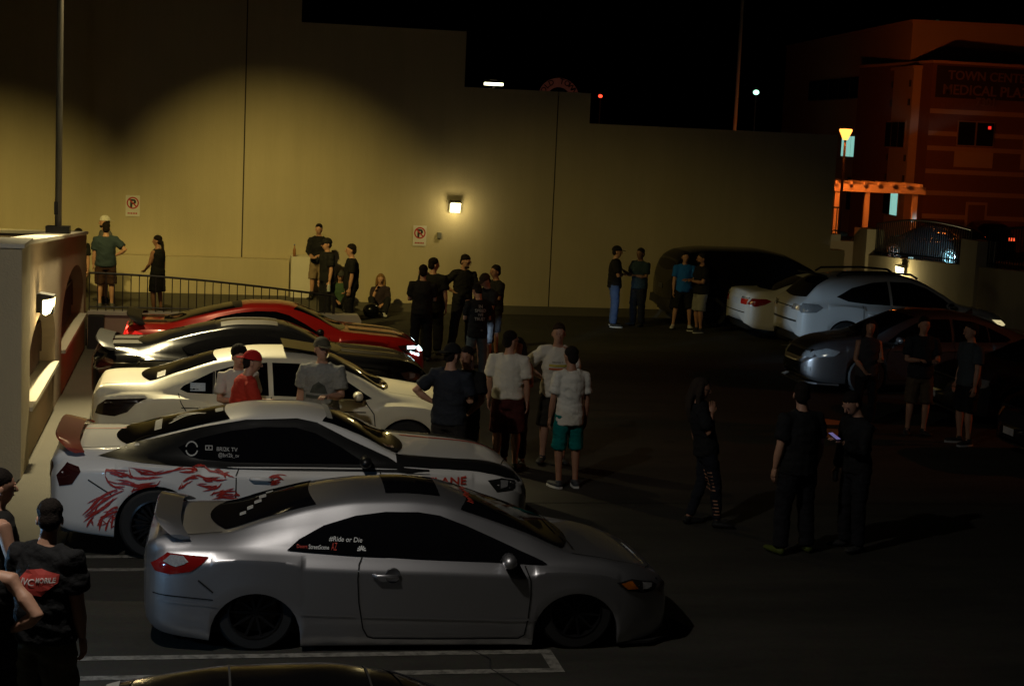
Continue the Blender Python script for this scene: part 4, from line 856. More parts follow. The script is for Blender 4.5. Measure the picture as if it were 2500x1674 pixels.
decal(fb, rect(-1.25, -1.18, .28, .42), 'Z', 'red_sticker', M_REDV, fe, .010, .05)
for x in (-.42, .30): line_decal(fb, [(x, -.5), (x, .52)], .012, 'Z', 'roof_seam', mat('roof seam', (.03, .03, .03), .5), fe, .004)
# ---------------------------------------------------------------- tall cars
SUV = dict(step=.07, axles=(-1.34, 1.37), r=.36, ra=.40, za=.355, inset=.11, ws=.91,
    top=[(-2.32, 1.02), (-2.24, 1.10), (-2.12, 1.20), (-1.85, 1.48), (-1.5, 1.63), (-.8, 1.69), (-.2, 1.69), (.3, 1.60), (.8, 1.36), (1.2, 1.12), (1.5, 1.06), (1.95, .98), (2.2, .88), (2.34, .72), (2.38, .62)],
    belt=[(-2.32, .96), (-2.1, 1.06), (-1.6, 1.08), (-.8, 1.05), (0, 1.02), (.9, .99), (1.5, .95), (2.0, .86), (2.3, .68), (2.38, .55)],
    plan=[(-2.32, .70), (-2.26, .82), (-2.1, .89), (-1.6, .92), (0, .92), (1.4, .915), (1.9, .87), (2.2, .74), (2.34, .58), (2.38, .46)],
    low=[(-2.32, .42), (-2.2, .34), (-1.8, .27), (-1, .24), (1, .24), (1.8, .24), (2.2, .26), (2.38, .34)],
    cab=[(-2.32, .74), (-2.0, .66), (-1.5, .62), (-.5, .61), (.3, .62), (.9, .68), (1.3, .76), (2.38, .5)],
    side=[[(-1.55, 1.22), (-1.2, 1.40), (-.75, 1.51), (-.42, 1.54), (-.40, 1.075), (-.9, 1.09), (-1.3, 1.13)], [(-.34, 1.075), (-.36, 1.54), (.1, 1.53), (.45, 1.42), (.80, 1.22), (1.02, 1.04), (.9, 1.03)]],
    seams=[[(-1.0, 1.06), (-.98, .75), (-.9, .50), (-.82, .35), (-.34, .33), (-.36, 1.05)], [(-.34, .33), (.9, .34), (1.0, .6), (.98, .97)]], handles=[(-.78, .88), (.08, .86)],
    mirror=(.86, 1.10, 1.0), wind=(1.14, .66, .32, .56, .12, .08), back=(-2.12, .60, -1.62, .50, -.06, -.04), spokes=5, wkey='suv')
le, lb = car('white_suv', 'white SUV with dark roof rails beside the street wall', SUV, P_WHITE, (14.25, 32.1), 0)
for s in (-1, 1):
    decal(lb, [(-2.31, .96), (-2.24, 1.07), (-1.95, 1.06), (-1.86, 1.0), (-2.0, .90), (-2.28, .88)], 'Y', 'tail_light', M_CLEAR, le, .007, .05, s); decal(lb, [(s*.42, .92), (s*.74, .92), (s*.74, 1.03), (s*.42, 1.03)], 'X', 'tail_lens', M_CLEAR, le, .009, .06, -1)
    decal(lb, [(1.85, .84), (2.1, .82), (2.26, .72), (2.05, .70)], 'Y', 'headlight', mat('lit headlight', (.9, .85, .6), .2, emit=(1, .85, .45), estr=.6), le, .007, .05, s)
    MB().tube([(-1.5, s*.60, 1.63), (-1.38, s*.60, 1.705), (-.5, s*.60, 1.735), (.1, s*.60, 1.70), (.25, s*.60, 1.62)], .022, 8).build('roof_rail', M_DARKPL, le, True)
    MB().ell((.86, s*1.0, 1.10), (.07, .08, .07)).build('mirror_cap', M_CHROME, le, True)
decal(lb, rect(-.17, .17, .80, .92), 'X', 'licence_plate', M_PLATE, le, .009, .08, -1); decal(lb, rect(-.66, .66, .68, .715), 'X', 'bumper_step', M_DARKPL, le, .008, .08, -1)
decal(lb, rect(-.55, .55, .955, .975), 'X', 'garnish', M_SEAM, le, .008, .08, -1)
wing(le, M_DARKPL, -1.80, 1.62, .58, .02, .26, 'roof_spoiler', 0, .03, .0)
VAN = dict(SUV, step=.09, top=[(-2.40, 1.10), (-2.34, 1.30), (-2.25, 1.55), (-2.0, 1.72), (-1.4, 1.79), (-.4, 1.79), (.3, 1.70), (.9, 1.45), (1.4, 1.16), (1.8, 1.05), (2.2, .94), (2.4, .78), (2.46, .66)],
    belt=[(-2.4, 1.02), (-2.2, 1.08), (-.8, 1.06), (.9, 1.02), (1.6, .97), (2.1, .86), (2.4, .68), (2.46, .56)], plan=[(-2.4, .78), (-2.33, .88), (-2.1, .94), (0, .95), (1.5, .93), (2.1, .84), (2.36, .66), (2.46, .50)],
    low=[(-2.4, .40), (-2.2, .28), (-1, .22), (1, .22), (2.2, .24), (2.46, .34)], axles=(-1.45, 1.50), cab=[(-2.4, .80), (-2, .72), (-1, .68), (.3, .68), (1.0, .72), (1.6, .78), (2.46, .5)], back=(-2.33, .66, -2.02, .60, -.03, -.03), wind=(1.35, .70, .35, .60, .12, .08))
ve, vb = car('dark_van', 'black van parked along the foot of the cream wall', VAN, P_BLACK, (13.0, 36.75), 0)
for s in (-1, 1): decal(vb, [(-2.38, .98), (-2.3, 1.22), (-2.12, 1.22), (-2.12, 1.0)], 'Y', 'tail_light', M_TAILDK, ve, .007, .06, s)
decal(vb, rect(-.17, .17, .80, .92), 'X', 'licence_plate', mat('dark plate', (.15, .15, .15), .5), ve, .009, .08, -1)
MB().prism([(-2.46, .42), (-2.30, .42), (-2.30, .62), (-2.44, .60)], 'y', -.85, .85).build('rear_bumper', M_DARKPL, ve)
# two parked across the street
o1, b1 = car('parked_hatchback', 'dark car with shiny alloy wheels parked across the street', dict(SUV, step=.12, rimm=mat('shiny alloy', (.6, .75, .78), .25, metal=.4, emit=(.35, .85, 1), estr=.0), wkey='alloy'), P_BLACK, (30.7, 65.4, -.55), 125)
o2, b2 = car('parked_suv', 'dark SUV with red tail lights parked across the street', dict(SUV, step=.12), P_BLACK, (35.4, 70.2, -.55), 78)
for s in (-1, 1):
    decal(b2, [(s*.52, .90), (s*.80, .90), (s*.80, 1.03), (s*.52, 1.03)], 'X', 'tail_light', mat('lit red tail', (.6, .03, .02), .3, emit=(1, .10, .03), estr=1.6), o2, .01, .08, -1)
# ================================================================== people
def union(mb, voxel, name, smooth=3):
    me = bpy.data.meshes.new(name); me.from_pydata(mb.v, [], mb.f); me.update()
    o = bpy.data.objects.new(name, me); COL.objects.link(o)
    r = o.modifiers.new('r', 'REMESH'); r.mode = 'VOXEL'; r.voxel_size = voxel
    s = o.modifiers.new('s', 'SMOOTH'); s.factor = .5; s.iterations = smooth
    out = bpy.data.meshes.new_from_object(o.evaluated_get(bpy.context.evaluated_depsgraph_get()))
    bpy.data.objects.remove(o); bpy.data.meshes.remove(me); out.name = name
    out.polygons.foreach_set("use_smooth", [True]*len(out.polygons)); return out
from mathutils import noise as _ns
def crumple(me, amp, fx, fz, seed):
    o = Vector((seed*7.3, seed*3.1, seed*1.7))
    for v, n in [(v, v.normal.copy()) for v in me.vertices]:
        c = v.co; q = Vector((c.x*fx, c.y*fx, (c.z+.35*c.x)*fz))+o
        a = _ns.noise(q)+.6*_ns.noise(q*2.3+Vector((3, 1, 2)))
        v.co = c+n*(amp*max(0, .55+.75*a)); 
    me.update()
def data_obj(name, me, m, parent):
    me.materials.clear()
    for x in (m if isinstance(m, (list, tuple)) else [m]): me.materials.append(x)
    o = bpy.data.objects.new(name, me); COL.objects.link(o)
    if parent: o.parent = parent
    return o
SKIN = {k: mat('skin '+k, c, .55, var=.08, vscale=14) for k, c in dict(light=(.46, .25, .165), tan=(.36, .18, .11), dark=(.17, .085, .055)).items()}
M_EYE = mat('eyes and brows', (.02, .014, .012), .4); M_LIP = mat('lips', (.26, .09, .07), .5)
def cloth(name, c, rough=.85, **k): return mat('cloth '+name, c, rough, bump=.5, bscale=28, spec=.2, **k)
ARMS = dict(down=((.14, .02, -1), (.06, .16, -1)), relaxed=((.20, -.04, -1), (.02, .26, -1)), hip=((.78, -.30, -.75), (-.80, .34, -.52)), front=((.16, .22, -1), (-.42, .90, .12)), folded=((.16, .22, -1), (-.95, .48, .12)),
    chin=((.10, .36, -.9), (-.34, .10, 1)), pocket=((.34, -.16, -1), (-.22, .30, -1)), phone=((.12, .30, -1), (-.32, .85, .42)), low=((.20, .18, -1), (-.30, .75, -.55)), lap=((.14, .32, -1), (-.50, .80, -.25)), out=((.9, .2, -.55), (.7, .5, -.5)), gesture=((.18, .30, -1), (.10, .85, .50)))
LIFT = {'n': 0}
def person(label, pos, heading, h=1.75, build=1., skin='light', arms=('down', 'down'), head=(0, 0), lean=(0, 0), shirt=('black', (.012, .012, .013)), sleeve='short', hem=.86, legs='pants', legc=('black', (.012, .012, .014)), shoe=(.03, .03, .03), sole=None,
           hair='short', hairc=(.015, .011, .009), hat=None, hatc=(.02, .02, .02), stance=.11, step=0., sit=False, sock=None, prints=None, glasses=False, beard=False, group=None, voxel=.017, strap=None):
    k = h/1.75; B = MB(); Vv = Vector; lx, ly = lean; wb = build; fem = hair in ('long', 'braid')
    sw = (.185 if not fem else .162)*(.85+.15*wb)
    zdrop = .79 if sit else 0
    def up(z): return Vv((lx*max(0, z-.92)/.6, ly*max(0, z-.92)/.6, z-zdrop))
    pel, wai, che, sho, nb = up(.93), up(1.07), up(1.28), up(1.42), up(1.48)
    # legs
    hips, knees, ank = [], [], []
    for s in (-1, 1):
        hp = Vv((s*.085, 0, .92-zdrop)); st = stance+.02*(s > 0)
        if sit: kn = Vv((s*.2, .36, .40)); an = Vv((s*.12, .60, .075))
        else:
            an = Vv((s*st, step*s, .075)); kn = (hp+an)/2+Vv((s*.015, .035+abs(step)*.18*(s < 0), .02))
        hips.append(hp); knees.append(kn); ank.append(an)
        B.tube([hp+Vv((0, 0, .02)), lerp(hp, kn, .35), lerp(hp, kn, .8), kn, lerp(kn, an, .3), lerp(kn, an, .75), an], [.088*wb, .084*wb, .062*wb, .055, .056*wb, .038, .037], 10)
        ft = an+Vv((s*.012, .0, -.035)); fd = Vv((s*.22, 1, 0)).normalized()
        B.tube([ft-fd*.045, ft+fd*.02, ft+fd*.11, ft+fd*.17], [(.036, .034), (.04, .038), (.042, .026), (.026, .018)], 8)
    # trunk, neck, head
    T = [(pel-Vv((0, 0, .06)), (.135*wb, .10*wb)), (pel, (.158*wb, .115*wb)), (wai, ((.135 if fem else .148)*wb, .105*wb*wb)), (che, (.160*(.6+.4*wb), .118*wb)), (up(1.37), (.165*(.7+.3*wb), .105)), (sho, (.125, .085)), (nb, (.062, .06)), (up(1.53)+Vv((0, .012, 0)), (.055, .057)), (up(1.585)+Vv((0, .02, 0)), (.052, .056))]
    B.tube([a for a, _ in T], [r for _, r in T], 14, ref=(1, 0, 0))
    hb = up(1.525)+Vv((0, .022, 0)); HR = (Matrix.Rotation(R(head[0]), 3, 'Z') @ Matrix.Rotation(R(-head[1]), 3, 'X'))
    def hd(x, y, z): return hb+HR @ Vv((x*1.07, y*1.07, z*1.04))
    hp_ = [(0, .022, -.005, .030, .040), (0, .020, .03, .052, .064), (0, .012, .075, .066, .082), (0, .006, .125, .073, .092), (0, -.002, .165, .070, .090), (0, -.006, .20, .050, .064), (0, -.006, .220, .018, .024)]
    v = []; n = 14
    for (x, y, z, rx, ry) in hp_:
        for j in range(n): th = 2*math.pi*j/n; v.append(hd(x+rx*math.cos(th), y+ry*math.sin(th), z))
    B.add(v, [(i*n+j, i*n+(j+1) % n, (i+1)*n+(j+1) % n, (i+1)*n+j) for i in range(len(hp_)-1) for j in range(n)]+[tuple(range(n))[::-1], tuple((len(hp_)-1)*n+j for j in range(n))])
    # arms
    A = []
    for s, nm in zip((-1, 1), arms):
        u, f = ARMS[nm] if isinstance(nm, str) else nm; u = Vv((u[0]*s, u[1], u[2])).normalized(); f = Vv((f[0]*s, f[1], f[2])).normalized()
        sh = sho+Vv((s*sw, 0, -.025)); el = sh+u*.285; wr = el+f*.245; A.append((sh, el, wr, f, s))
        B.tube([sho+Vv((s*.08, 0, -.01)), sh, lerp(sh, el, .5), el, lerp(el, wr, .35), wr], [.058, .056*wb, .046*wb, .040*wb, .042*wb, .027], 10)
    body = union(B, voxel, 'person', 3)
    # hands, ears, nose, eyes, mouth joined into the same mesh
    X = MB(); mi = []
    def fin(i): mi.extend([i]*(len(X.f)-len(mi)))
    for sh, el, wr, f, s in A:
        side = f.cross(Vv((0, 0, 1))) if abs(f.z) < .8 else Vv((0, 1, 0)); side = (side-f*side.dot(f)).normalized()
        nrm = f.cross(side).normalized(); nrm = nrm if nrm.dot(Vv((-s, 0, -.2))) > 0 else -nrm
        X.tube([wr-f*.02, wr+f*.02, wr+f*.06, wr+f*.09], [(.024, .018), (.034, .017), (.040, .016), (.036, .013)], 8, ref=tuple(side))
        for q, (o, ln) in enumerate(((-.030, .058), (-.010, .070), (.010, .074), (.029, .066))):
            b0 = wr+f*.082+side*o; X.tube([b0, b0+f*ln*.45+nrm*.008, b0+f*ln*.8+nrm*.024, b0+f*ln+nrm*.040], [.0088, .0082, .0075, .0055], 6)
        ts = 1 if side.dot(Vv((0, 1, .3))) > 0 else -1
        t0 = wr+f*.025+side*ts*.026; X.tube([t0, t0+f*.03+side*ts*.022+nrm*.012, t0+f*.058+side*ts*.026+nrm*.024], [.0115, .010, .007], 6)
    X.tube([hd(0, .088, .115), hd(0, .106, .088), hd(0, .112, .076), hd(0, .092, .066)], [.007, .011, .014, .008], 6)
    for s in (-1, 1): X.ell(hd(s*.073, -.008, .092), (.010, .018, .030), 8, 6, HR)
    fin(0)
    for s in (-1, 1): X.ell(hd(s*.031, .0865, .108), (.017, .008, .009), 8, 5, HR); X.ell(hd(s*.031, .0900, .128), (.022, .007, .006), 8, 4, HR)
    fin(1)
    X.ell(hd(0, .086, .042), (.022, .008, .006), 8, 5, HR); fin(2)
    nb_ = len(body.vertices); bm = bmesh.new(); bm.from_mesh(body); vs = [bm.verts.new(c) for c in X.v]
    for fc, i_ in zip(X.f, mi):
        try: q = bm.faces.new([vs[i] for i in fc]); q.material_index = i_; q.smooth = True
        except ValueError: pass
    bm.to_mesh(body); bm.free()
    root = data_obj('person', body, [SKIN[skin], M_EYE, M_LIP], None)
    root.location = (pos[0], pos[1], pos[2] if len(pos) > 2 else 0); root.rotation_euler = (0, 0, R(heading-90)); root.scale = (k, k, k)
    tagit(root, label, 'person', group)
    # shirt
    S = MB(); g = .016
    hz = up(hem) if not sit else up(.98)
    TS = [(hz, (.184*wb, .140*wb)), (up(.97) if not sit else up(1.02), (.180*wb, .136*wb)), (wai, ((.15 if fem else .166)*wb, .122*wb*wb)), (che, ((.160*(.6+.4*wb))+g, .118*wb+g+.004)), (up(1.37), ((.165*(.7+.3*wb))+g, .105+g)), (sho+Vv((0, 0, .008)), (.125+g, .085+g)), (up(1.465), (.078, .072))]
    S.tube([a for a, _ in TS], [r for _, r in TS], 16, ref=(1, 0, 0))
    if sleeve != 'none':
        for sh, el, wr, f, s in A:
            if sleeve == 'long': S.tube([sho+Vv((s*.08, 0, 0)), sh, lerp(sh, el, .5), el, lerp(el, wr, .5), lerp(el, wr, .93)], [.07, .070*wb, .062*wb, .055*wb, .05*wb, .042], 10)
            else: S.tube([sho+Vv((s*.07, 0, 0)), sh, lerp(sh, el, .35), lerp(sh, el, .72)], [.072, .074*wb, .070*wb, .072*wb], 10)
    sm = cloth(shirt[0], shirt[1], **(shirt[2] if len(shirt) > 2 else {}))
    sd = union(S, voxel, 'shirt', 3); LIFT['n'] += 1; crumple(sd, .017, 6.5, 13, LIFT['n']); so = data_obj('shirt', sd, sm, root)
    # legs
    Lg = MB()
    if legs == 'dress':
        Lg.tube([up(1.02), up(.92), Vv((0, .01, .62)), Vv((0, .01, .52))], [(.155, .12), (.178, .135), (.20, .155), (.205, .16)], 16, ref=(1, 0, 0))
    else:
        Lg.tube([up(.80) if not sit else up(.85), up(.93), up(1.0)], [(.145*wb, .108*wb), (.168*wb, .126*wb), (.156*wb, .118*wb)], 14, ref=(1, 0, 0))
        for hp, kn, an in zip(hips, knees, ank):
            if legs == 'shorts': e_ = lerp(kn, an, .06); Lg.tube([hp, lerp(hp, kn, .4), lerp(hp, kn, .8), e_], [.10*wb, .10*wb, .092*wb, .094*wb], 10)
            elif legs == 'tight': Lg.tube([hp, lerp(hp, kn, .35), lerp(hp, kn, .8), kn, lerp(kn, an, .35), lerp(kn, an, .9)], [.096*wb, .090*wb, .068*wb, .062, .062, .044], 10)
            else: Lg.tube([hp, lerp(hp, kn, .35), kn, lerp(kn, an, .5), lerp(kn, an, .97)], [.10*wb, .096*wb, .076*wb, .07*wb, .068], 10)
    ld = union(Lg, voxel, 'trousers', 3); crumple(ld, .015, 7, 12, LIFT['n']+50); nm = {'dress': 'skirt', 'shorts': 'shorts'}.get(legs, 'trousers'); lo_ = data_obj(nm, ld, cloth(legc[0], legc[1], **(legc[2] if len(legc) > 2 else {})), root)
    # shoes
    for s, an in zip((-1, 1), ank):
        ft = an+Vv((s*.012, 0, -.032)); fd = Vv((s*.22, 1, 0)).normalized(); F_ = MB()
        F_.tube([ft-fd*.062, ft-fd*.04, ft+fd*.03, ft+fd*.12, ft+fd*.185, ft+fd*.205], [(.026, .022), (.044, .040), (.047, .040), (.050, .030), (.040, .022), (.016, .010)], 10, ref=(1, 0, 0)); F_.tube([an+Vv((0, 0, -.03)), an+Vv((0, -.005, .03))], [.045, .042], 10)
        o = F_.build('shoe', cloth('shoe %.2f %.2f %.2f' % shoe, shoe, .6), root, True)
        if sole:
            Q = MB(); pl = [(ft+fd*a+Vv((fd.y, -fd.x, 0))*b) for a, b in ((-.068, -.03), (-.068, .03), (0, .047), (.10, .052), (.19, .036), (.212, 0), (.19, -.036), (.10, -.052), (0, -.047))]
            z0, z1 = an.z-.074, an.z-.048; m_ = len(pl); Q.add([(p.x, p.y, z) for z in (z0, z1) for p in pl], [tuple(range(m_))[::-1], tuple(range(m_, 2*m_))]+[(i, (i+1) % m_, m_+(i+1) % m_, m_+i) for i in range(m_)]); Q.build('sole', cloth('sole %.2f' % sole[0], sole, .6), o)
        if sock: MB().tube([an+Vv((0, 0, -.01)), an+Vv((0, 0, .13))], [.046, .048], 10).build('sock', cloth('sock', sock), root, True)
    # hair and headgear
    HM = mat('hair %.3f %.3f' % hairc[:2], hairc, .8, var=.3, vscale=40, spec=.12, bump=.6, bscale=120); Hh = MB()
    if hair != 'bald':
        Hh.ell(hd(0, -.010, .158), (.081, .098, .078), 14, 10, HR); Hh.ell(hd(0, -.048, .095), (.070, .058, .075), 12, 8, HR)
        if hair == 'crew': pass
        if hair == 'long':
            Hh.tube([hd(0, -.05, .16), hd(0, -.085, .05), hd(0, -.10, -.05)+Vv((0, -.01, 0)), up(1.40)+Vv((0, -.13, 0)), up(1.24)+Vv((0, -.14, 0))], [(.085, .06), (.088, .055), (.092, .045), (.085, .035), (.05, .02)], 12, ref=(1, 0, 0))
            for s in (-1, 1): Hh.tube([hd(s*.06, .01, .17), hd(s*.083, .0, .09), hd(s*.086, -.01, .0), up(1.36)+Vv((s*.10, -.03, 0))], [.03, .032, .034, .018], 8)
        if hair == 'braid': Hh.tube([hd(0, -.09, .10), hd(0, -.11, .03), up(1.40)+Vv((.02, -.13, 0)), up(1.22)+Vv((.03, -.13, 0))], [.04, .034, .028, .012], 8)
        if hair == 'bushy': Hh.ell(hd(0, -.01, .165), (.095, .105, .095), 14, 10, HR)
        hm_ = union(Hh, .012, 'hair', 2); crumple(hm_, .006, 45, 30, LIFT['n']+90); data_obj('hair', hm_, HM, root)
    if beard: Q = MB().ell(hd(0, .055, .022), (.050, .045, .036), 12, 8, HR); Q.build('beard', HM, root, True)
    CM = cloth('hat %.2f %.2f' % hatc[:2], hatc)
    if hat in ('cap', 'capback'):
        C_ = MB(); n = 16; v = []
        for i in range(6):
            ph = math.pi/2*i/5
            for j in range(n): th = 2*math.pi*j/n; v.append(hd(.089*math.cos(ph)*math.cos(th), -.008+.108*math.cos(ph)*math.sin(th), .135+.105*math.sin(ph)))
        C_.add(v, [(i*n+j, i*n+(j+1) % n, (i+1)*n+(j+1) % n, (i+1)*n+j) for i in range(5) for j in range(n)])
        o = C_.build('cap', CM, root, True); sg = 1 if hat == 'cap' else -1
        bp = [hd(.070*math.cos(t), -.008+sg*(.095+.085*math.sin(t)), .138-.018*math.sin(t)) for t in [math.pi*q/8 for q in range(9)]]; bp2 = [p+HR @ Vv((0, 0, .008)) for p in bp]
        MB().add(bp+bp2, [tuple(range(9)), tuple(range(17, 8, -1))]+[(i, (i+1) % 9, 9+(i+1) % 9, 9+i) for i in range(9)]).build('brim', CM, o)
    if hat == 'beanie':
        MB().ell(hd(0, -.012, .150), (.086, .102, .092), 16, 10, HR).build('beanie', CM, root, True)
    if glasses:
        G_ = MB()
        for s in (-1, 1):
            cpt = [hd(s*.031+.022*math.cos(t), .098, .107+.016*math.sin(t)) for t in [2*math.pi*q/10 for q in range(11)]]; G_.tube(cpt, .003, 5); G_.tube([hd(s*.053, .097, .110), hd(s*.076, .0, .110)], .003, 5)
        G_.tube([hd(-.01, .1, .108), hd(.01, .1, .108)], .003, 5); G_.build('glasses', M_DARKPL, root)
    sb = None
    if prints:
        sb = BVHTree.FromPolygons([v_.co.copy() for v_ in sd.vertices], [tuple(p.vertices) for p in sd.polygons])
        for pr in prints:
            sd_, kind = pr[0], pr[1]      # sd_ +1 front, -1 back, in the person's own x z plane
            if kind == 'text':
                _, _, s_, x_, z_, w_, hh, m_ = pr; v, f = text_data(s_, 1, bold=.01); xs = [a[0] for a in v]; ys = [a[1] for a in v]
                P2 = [((x_+((a-min(xs))/(max(xs)-min(xs)))*w_)*(-sd_ if sd_ > 0 else 1), z_+((b-min(ys))/(max(ys)-min(ys)))*hh) for a, b, c in v]
                F2 = f
            else:
                _, _, poly, m_ = pr; P2, F2 = gridpoly(poly, .04)
            out = []; okk = []
            for a, b in P2:
                hit = sb.ray_cast(Vv((a, sd_*2, b)), Vv((0, -sd_, 0))); okk.append(hit[0] is not None); out.append(hit[0]+Vv((0, sd_*(.014 if kind == 'text' else .009), 0)) if hit[0] is not None else Vv((0, 0, 0)))
            F2 = [q for q in F2 if all(okk[i] for i in q)]
            if F2: mobj('print', out, F2, m_, so)
    root['_l'] = 0; del root['_l']
    return root, A, k
BLK = ('black tee', (.011, .011, .012)); JEANS = ('blue jeans', (.06, .10, .22)); KHAKI = ('khaki', (.22, .16, .10)); DKP = ('dark trousers', (.010, .010, .013))
GTX = mat('grey print', (.42, .42, .40), .7); RTX = mat('red print', (.42, .04, .03), .7); YTX = mat('yellow print', (.6, .5, .08), .7); OTX = mat('orange print', (.6, .15, .06), .7)
def hex_(cx, cz, w, h): return [(cx-w*.5, cz), (cx-w*.28, cz+h*.42), (cx+w*.1, cz+h*.5), (cx+w*.5, cz+h*.30), (cx+w*.5, cz), (cx+w*.2, cz-h*.5), (cx-w*.3, cz-h*.42)]
# --- by the parapet and on the raised walkway (heads seen against the cream wall)
person('man in white cap standing behind the man in the teal tee', (-1.93, 35.4, .30), 200, 1.80, 1.05, shirt=('grey tee', (.10, .10, .10)), hat='capback', hatc=(.55, .53, .48), legs='shorts', legc=('grey shorts', (.2, .2, .2)), beard=True, voxel=.02)
person('man in dark teal tee with one hand on his hip behind the railing', (-1.86, 34.3, .30), 95, 1.74, 1.15, shirt=('teal tee', (.035, .055, .07)), arms=('down', 'hip'), legs='shorts', legc=('rust shorts', (.05, .025, .02)), shoe=(.1, .1, .1), voxel=.02)
person('person mostly hidden behind the base of the tall light pole', (-2.52, 36.0, .04), 250, 1.74, voxel=.022)
person('woman with a dark braid in a black dress behind the railing', (-.80, 33.4, .30), 140, 1.57, 1.0, 'tan', shirt=('black tank', (.012, .012, .012)), sleeve='none', legs='dress', legc=('black skirt', (.012, .011, .012)), hair='braid', arms=('low', 'down'), head=(20, 0), voxel=.02)
person('young man in black sweater and tan shorts standing by the plinth post', (2.62, 36.75, .30), 250, 1.70, 1.0, shirt=('black sweater', (.011, .011, .012)), sleeve='long', arms=('lap', 'lap'), legs='shorts', legc=KHAKI, sock=(.02, .02, .02), voxel=.02)
BO = person('man in dark cap holding a bottle beside the railing end', (2.64, 34.4, .1), 200, 1.75, 1.05, shirt=BLK, legs='pants', legc=DKP, hat='cap', hatc=(.012, .012, .012), voxel=.02)
person('man in black tee shown in left profile near the seated women', (3.10, 33.8), 178, 1.79, 1.08, shirt=BLK, arms=('down', 'relaxed'), legc=DKP, voxel=.02)
person('woman in green tee and cap sitting against the cream wall', (3.18, 37.35), 265, 1.66, 1.0, shirt=('green tee', (.05, .09, .05)), sit='floor', arms=('phone', 'lap'), hair='long', hat='cap', hatc=(.05, .05, .05), legc=DKP, voxel=.022)
person('blonde woman in dark top sitting on the ground by the cream wall', (4.05, 36.9), 262, 1.66, 1.0, shirt=('dark purple top', (.03, .02, .025)), sit='floor', arms=('lap', 'chin'), hair='long', hairc=(.20, .11, .04), legc=DKP, shoe=(.4, .4, .4), voxel=.022)
person('heavyset man in black seen from behind looking right', (4.33, 30.5), 70, 1.82, 1.22, shirt=BLK, hem=.78, legs='pants', legc=DKP, head=(-45, 0), voxel=.02)
person('man in black with phone in front of the heavyset man', (4.02, 29.6), 85, 1.76, 1.05, shirt=('dark tee', (.014, .013, .014)), arms=('front', 'front'), legc=DKP, voxel=.02)
person('bearded man in glasses and black tee with hand on hip', (5.02, 31.2), 285, 1.85, 1.05, shirt=('black polo', (.012, .012, .013)), arms=('front', 'hip'), legc=DKP, glasses=True, beard=True, head=(25, 12), stance=.17, voxel=.018)
person('man in dark tee partly hidden at the right of the bearded group', (5.52, 30.4), 200, 1.73, 1.05, 'tan', shirt=('dark grey tee', (.016, .015, .016)), legs='shorts', legc=('dark shorts', (.02, .018, .018)), arms=('folded', 'low'), voxel=.02)
person('man in brown cap looking down at his hands', (5.08, 28.8), 215, 1.72, 1.0, shirt=('charcoal tee', (.03, .03, .03)), arms=('phone', 'phone'), hat='cap', hatc=(.06, .04, .025), head=(0, 28), legs='shorts', legc=('dark shorts', (.02, .018, .018)), voxel=.018)
person('man in light jeans and black tee lettered IN SPEED WE TRUST', (4.68, 27.35), 98, 1.66, .98, shirt=BLK, legs='pants', legc=('faded jeans', (.10, .115, .12)), head=(10, 30), arms=('front', 'front'), hem=.80, voxel=.015,
       prints=[(-1, 'text', 'IN', -.035, 1.34, .07, .055, GTX), (-1, 'text', 'SPEED', -.105, 1.265, .21, .055, GTX), (-1, 'text', 'WE', -.05, 1.19, .10, .055, GTX), (-1, 'text', 'TRUST', -.10, 1.115, .20, .055, GTX)])
# --- middle of the lane
person('man in navy tee and dark cap with his arms in front', (2.88, 18.55), 62, 1.80, 1.10, shirt=('navy tee', (.022, .026, .036)), arms=('hip', 'front'), hat='capback', hatc=(.015, .012, .010), head=(-25, 5), legs='shorts', legc=('dark shorts', (.02, .018, .018)), voxel=.014)
person('man in black tee with pale print facing the man in the navy tee', (3.16, 19.1), 235, 1.70, 1.05, 'tan', shirt=('black print tee', (.012, .012, .012)), arms=('low', 'front'), hair='crew', voxel=.015, prints=[(1, 'text', 'ILK', -.07, 1.24, .14, .09, GTX)])
person('man in tight white tee and maroon shorts', (3.86, 20.1), 70, 1.77, 1.12, shirt=('white tee', (.72, .69, .60)), arms=('relaxed', 'down'), hair='crew', glasses=True, head=(-40, 0), legs='shorts', legc=('maroon shorts', (.07, .016, .013)), hem=.93, voxel=.014)
CU = person('person in black holding a white drink beside the maroon shorts', (4.02, 20.35), 250, 1.66, .95, 'tan', shirt=('black top', (.011, .011, .011)), sleeve='none', arms=('front', 'front'), hair='long', legs='tight', legc=DKP, voxel=.016)
person('man in white tee with yellow and orange stripe touching his chin', (4.58, 20.55), 262, 1.83, 1.05, shirt=('white tee', (.74, .71, .62)), arms=('chin', 'hip'), legs='shorts', legc=('dark olive shorts', (.03, .026, .018)), hairc=(.035, .02, .012), voxel=.014,
       prints=[(1, 'quad', [(-.11, 1.235), (.11, 1.235), (.11, 1.265), (-.11, 1.265)], YTX), (1, 'quad', [(-.11, 1.195), (.11, 1.195), (.11, 1.22), (-.11, 1.22)], OTX), (1, 'text', 'racing', -.05, 1.15, .10, .022, OTX), (1, 'text', 'Hockey S', -.07, 1.28, .13, .024, mat('dark print', (.08, .07, .07), .7))])
person('man in loose white tee and teal shorts seen from behind', (4.44, 19.1), 100, 1.72, .95, 'tan', shirt=('white tee', (.74, .71, .62)), arms=('down', 'down'), hem=.80, legs='shorts', legc=('teal shorts', (.0, .16, .15)), shoe=(.05, .055, .06), sole=(.6, .6, .56), head=(8, 5), stance=.10, voxel=.014)
person('man in red cap and red tee leaning behind the white coupe', (.46, 18.35), 15, 1.70, 1.0, shirt=('red tee', (.42, .035, .02)), hat='capback', hatc=(.42, .012, .012), head=(-10, 10), lean=(0, .12), arms=('front', 'front'), legc=DKP, voxel=.014)
